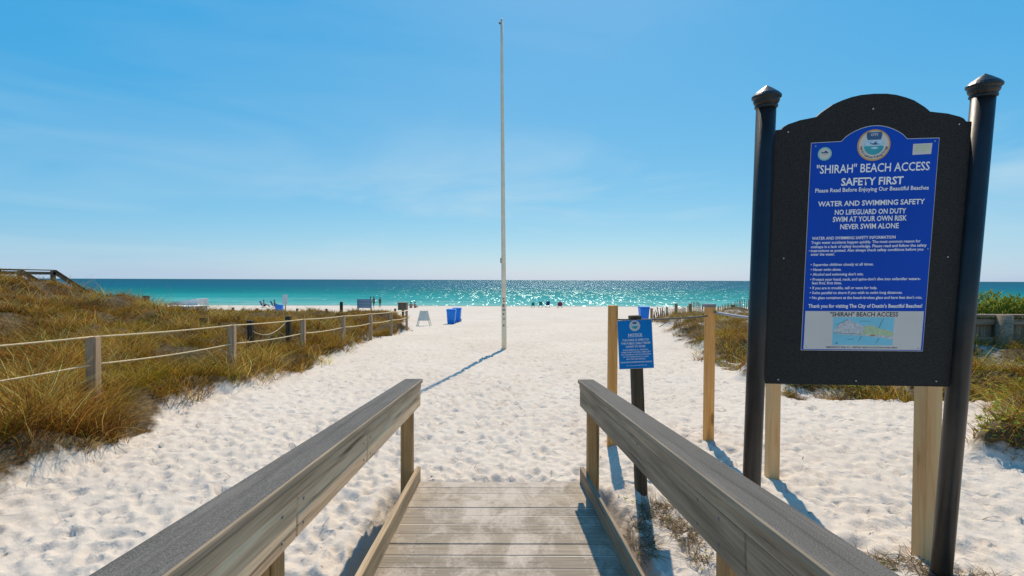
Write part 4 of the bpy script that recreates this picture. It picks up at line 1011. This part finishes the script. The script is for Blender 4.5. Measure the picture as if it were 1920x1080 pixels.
def near_sign(x, y):
    a = np.exp(-(((x - 1.05) / .38) ** 2 + ((y - 3.35) / .55) ** 2)); b_ = np.exp(-(((x - 2.35) / .35) ** 2 + ((y - 2.85) / .22) ** 2)) + .8 * np.exp(-(((x - 2.75) / .3) ** 2 + ((y - 2.65) / .15) ** 2))
    return np.maximum(a, b_) * (vnoise(x * 7, y * 7, 44) * 1.4) * (x > .78)
scatter_leaves('sprouts', 'tiny green sprouts in the sand by the sign posts', 150, near_sign, 2.3, 5, 5, 60, .032, .03, GREENS, .35, 1.0)
def twigs(n):
    u = rng.uniform(0, 1, (n * 30, 2)); x = .7 + 2.6 * u[:, 0]; y = 2.2 + 2.2 * u[:, 1]; ok = near_sign(x, y) > .45; x, y = x[ok][:n], y[ok][:n]
    k = int(n * .35); ax = rng.uniform(-4.6, 4.6, k); ay = rng.uniform(3.2, 14, k); edge = (np.abs(veg_left(ax, ay) - .1) < .12) | (rng.random(k) < .12); ax, ay = ax[edge], ay[edge]
    x = np.concatenate([x, ax]); y = np.concatenate([y, ay]); ok = ~((np.abs(x + .08) < .85) & (y < 4.1)); x, y = x[ok], y[ok]; m_ = len(x)
    root = np.stack([x, y, ground(x, y) + .012], -1)
    cc = np.array([(.10, .065, .035), (.20, .14, .07), (.28, .20, .11)])[rng.integers(0, 3, m_)]
    tag(blades_mesh('dry_twigs', root, rng.uniform(.04, .13, m_), rng.uniform(0, 6.28, m_), np.full(m_, 1.35), np.full(m_, .12), np.full(m_, .006), cc, 3, 'grass_blade', rng.normal(0, .4, m_)), 'dry twigs and stems lying on the sand', None, None, 'stuff')
twigs(1500)
def build_bush(x, y, rx, h, label):
    z = gz(x, y); t = thing('seaside_bush', label, 'bush', (x, y, z))
    n = 2600; a = rng.uniform(0, 6.283, n); q = rng.random(n) ** .5; zz = rng.random(n) ** .7
    lump = .75 + .5 * vnoise(np.cos(a) * 2 + 5, zz * 3 + np.sin(a) * 2, 51)
    root = np.stack([x + rx * q * lump * np.cos(a), y + rx * .7 * q * lump * np.sin(a), z + h * zz * lump * (1 - .35 * q * q)], -1)
    cc = np.array(GREENS)[rng.integers(0, 4, n)] * rng.uniform(.7, 1.2, n)[:, None]
    o = blades_mesh('foliage', root, rng.uniform(.10, .22, n), rng.uniform(0, 6.28, n), rng.uniform(.1, .9, n), rng.uniform(0, .5, n), np.full(n, .045), cc, 3, 'vine_leaf')
    o.parent = t; o.matrix_basis = WM[t.name].inverted()
    for k in range(6):
        b_ = random.uniform(0, 6.28); tube('stem', [(x, y, z - .1), (x + .3 * rx * math.cos(b_), y + .2 * rx * math.sin(b_), z + h * .4), (x + .7 * rx * math.cos(b_), y + .4 * rx * math.sin(b_), z + h * .8)], [.03, .02, .008], 'old_rail', t, 6)
build_bush(14.4, 14.2, 1.1, .80, 'green bush rising above the timber bulkhead at the right edge')
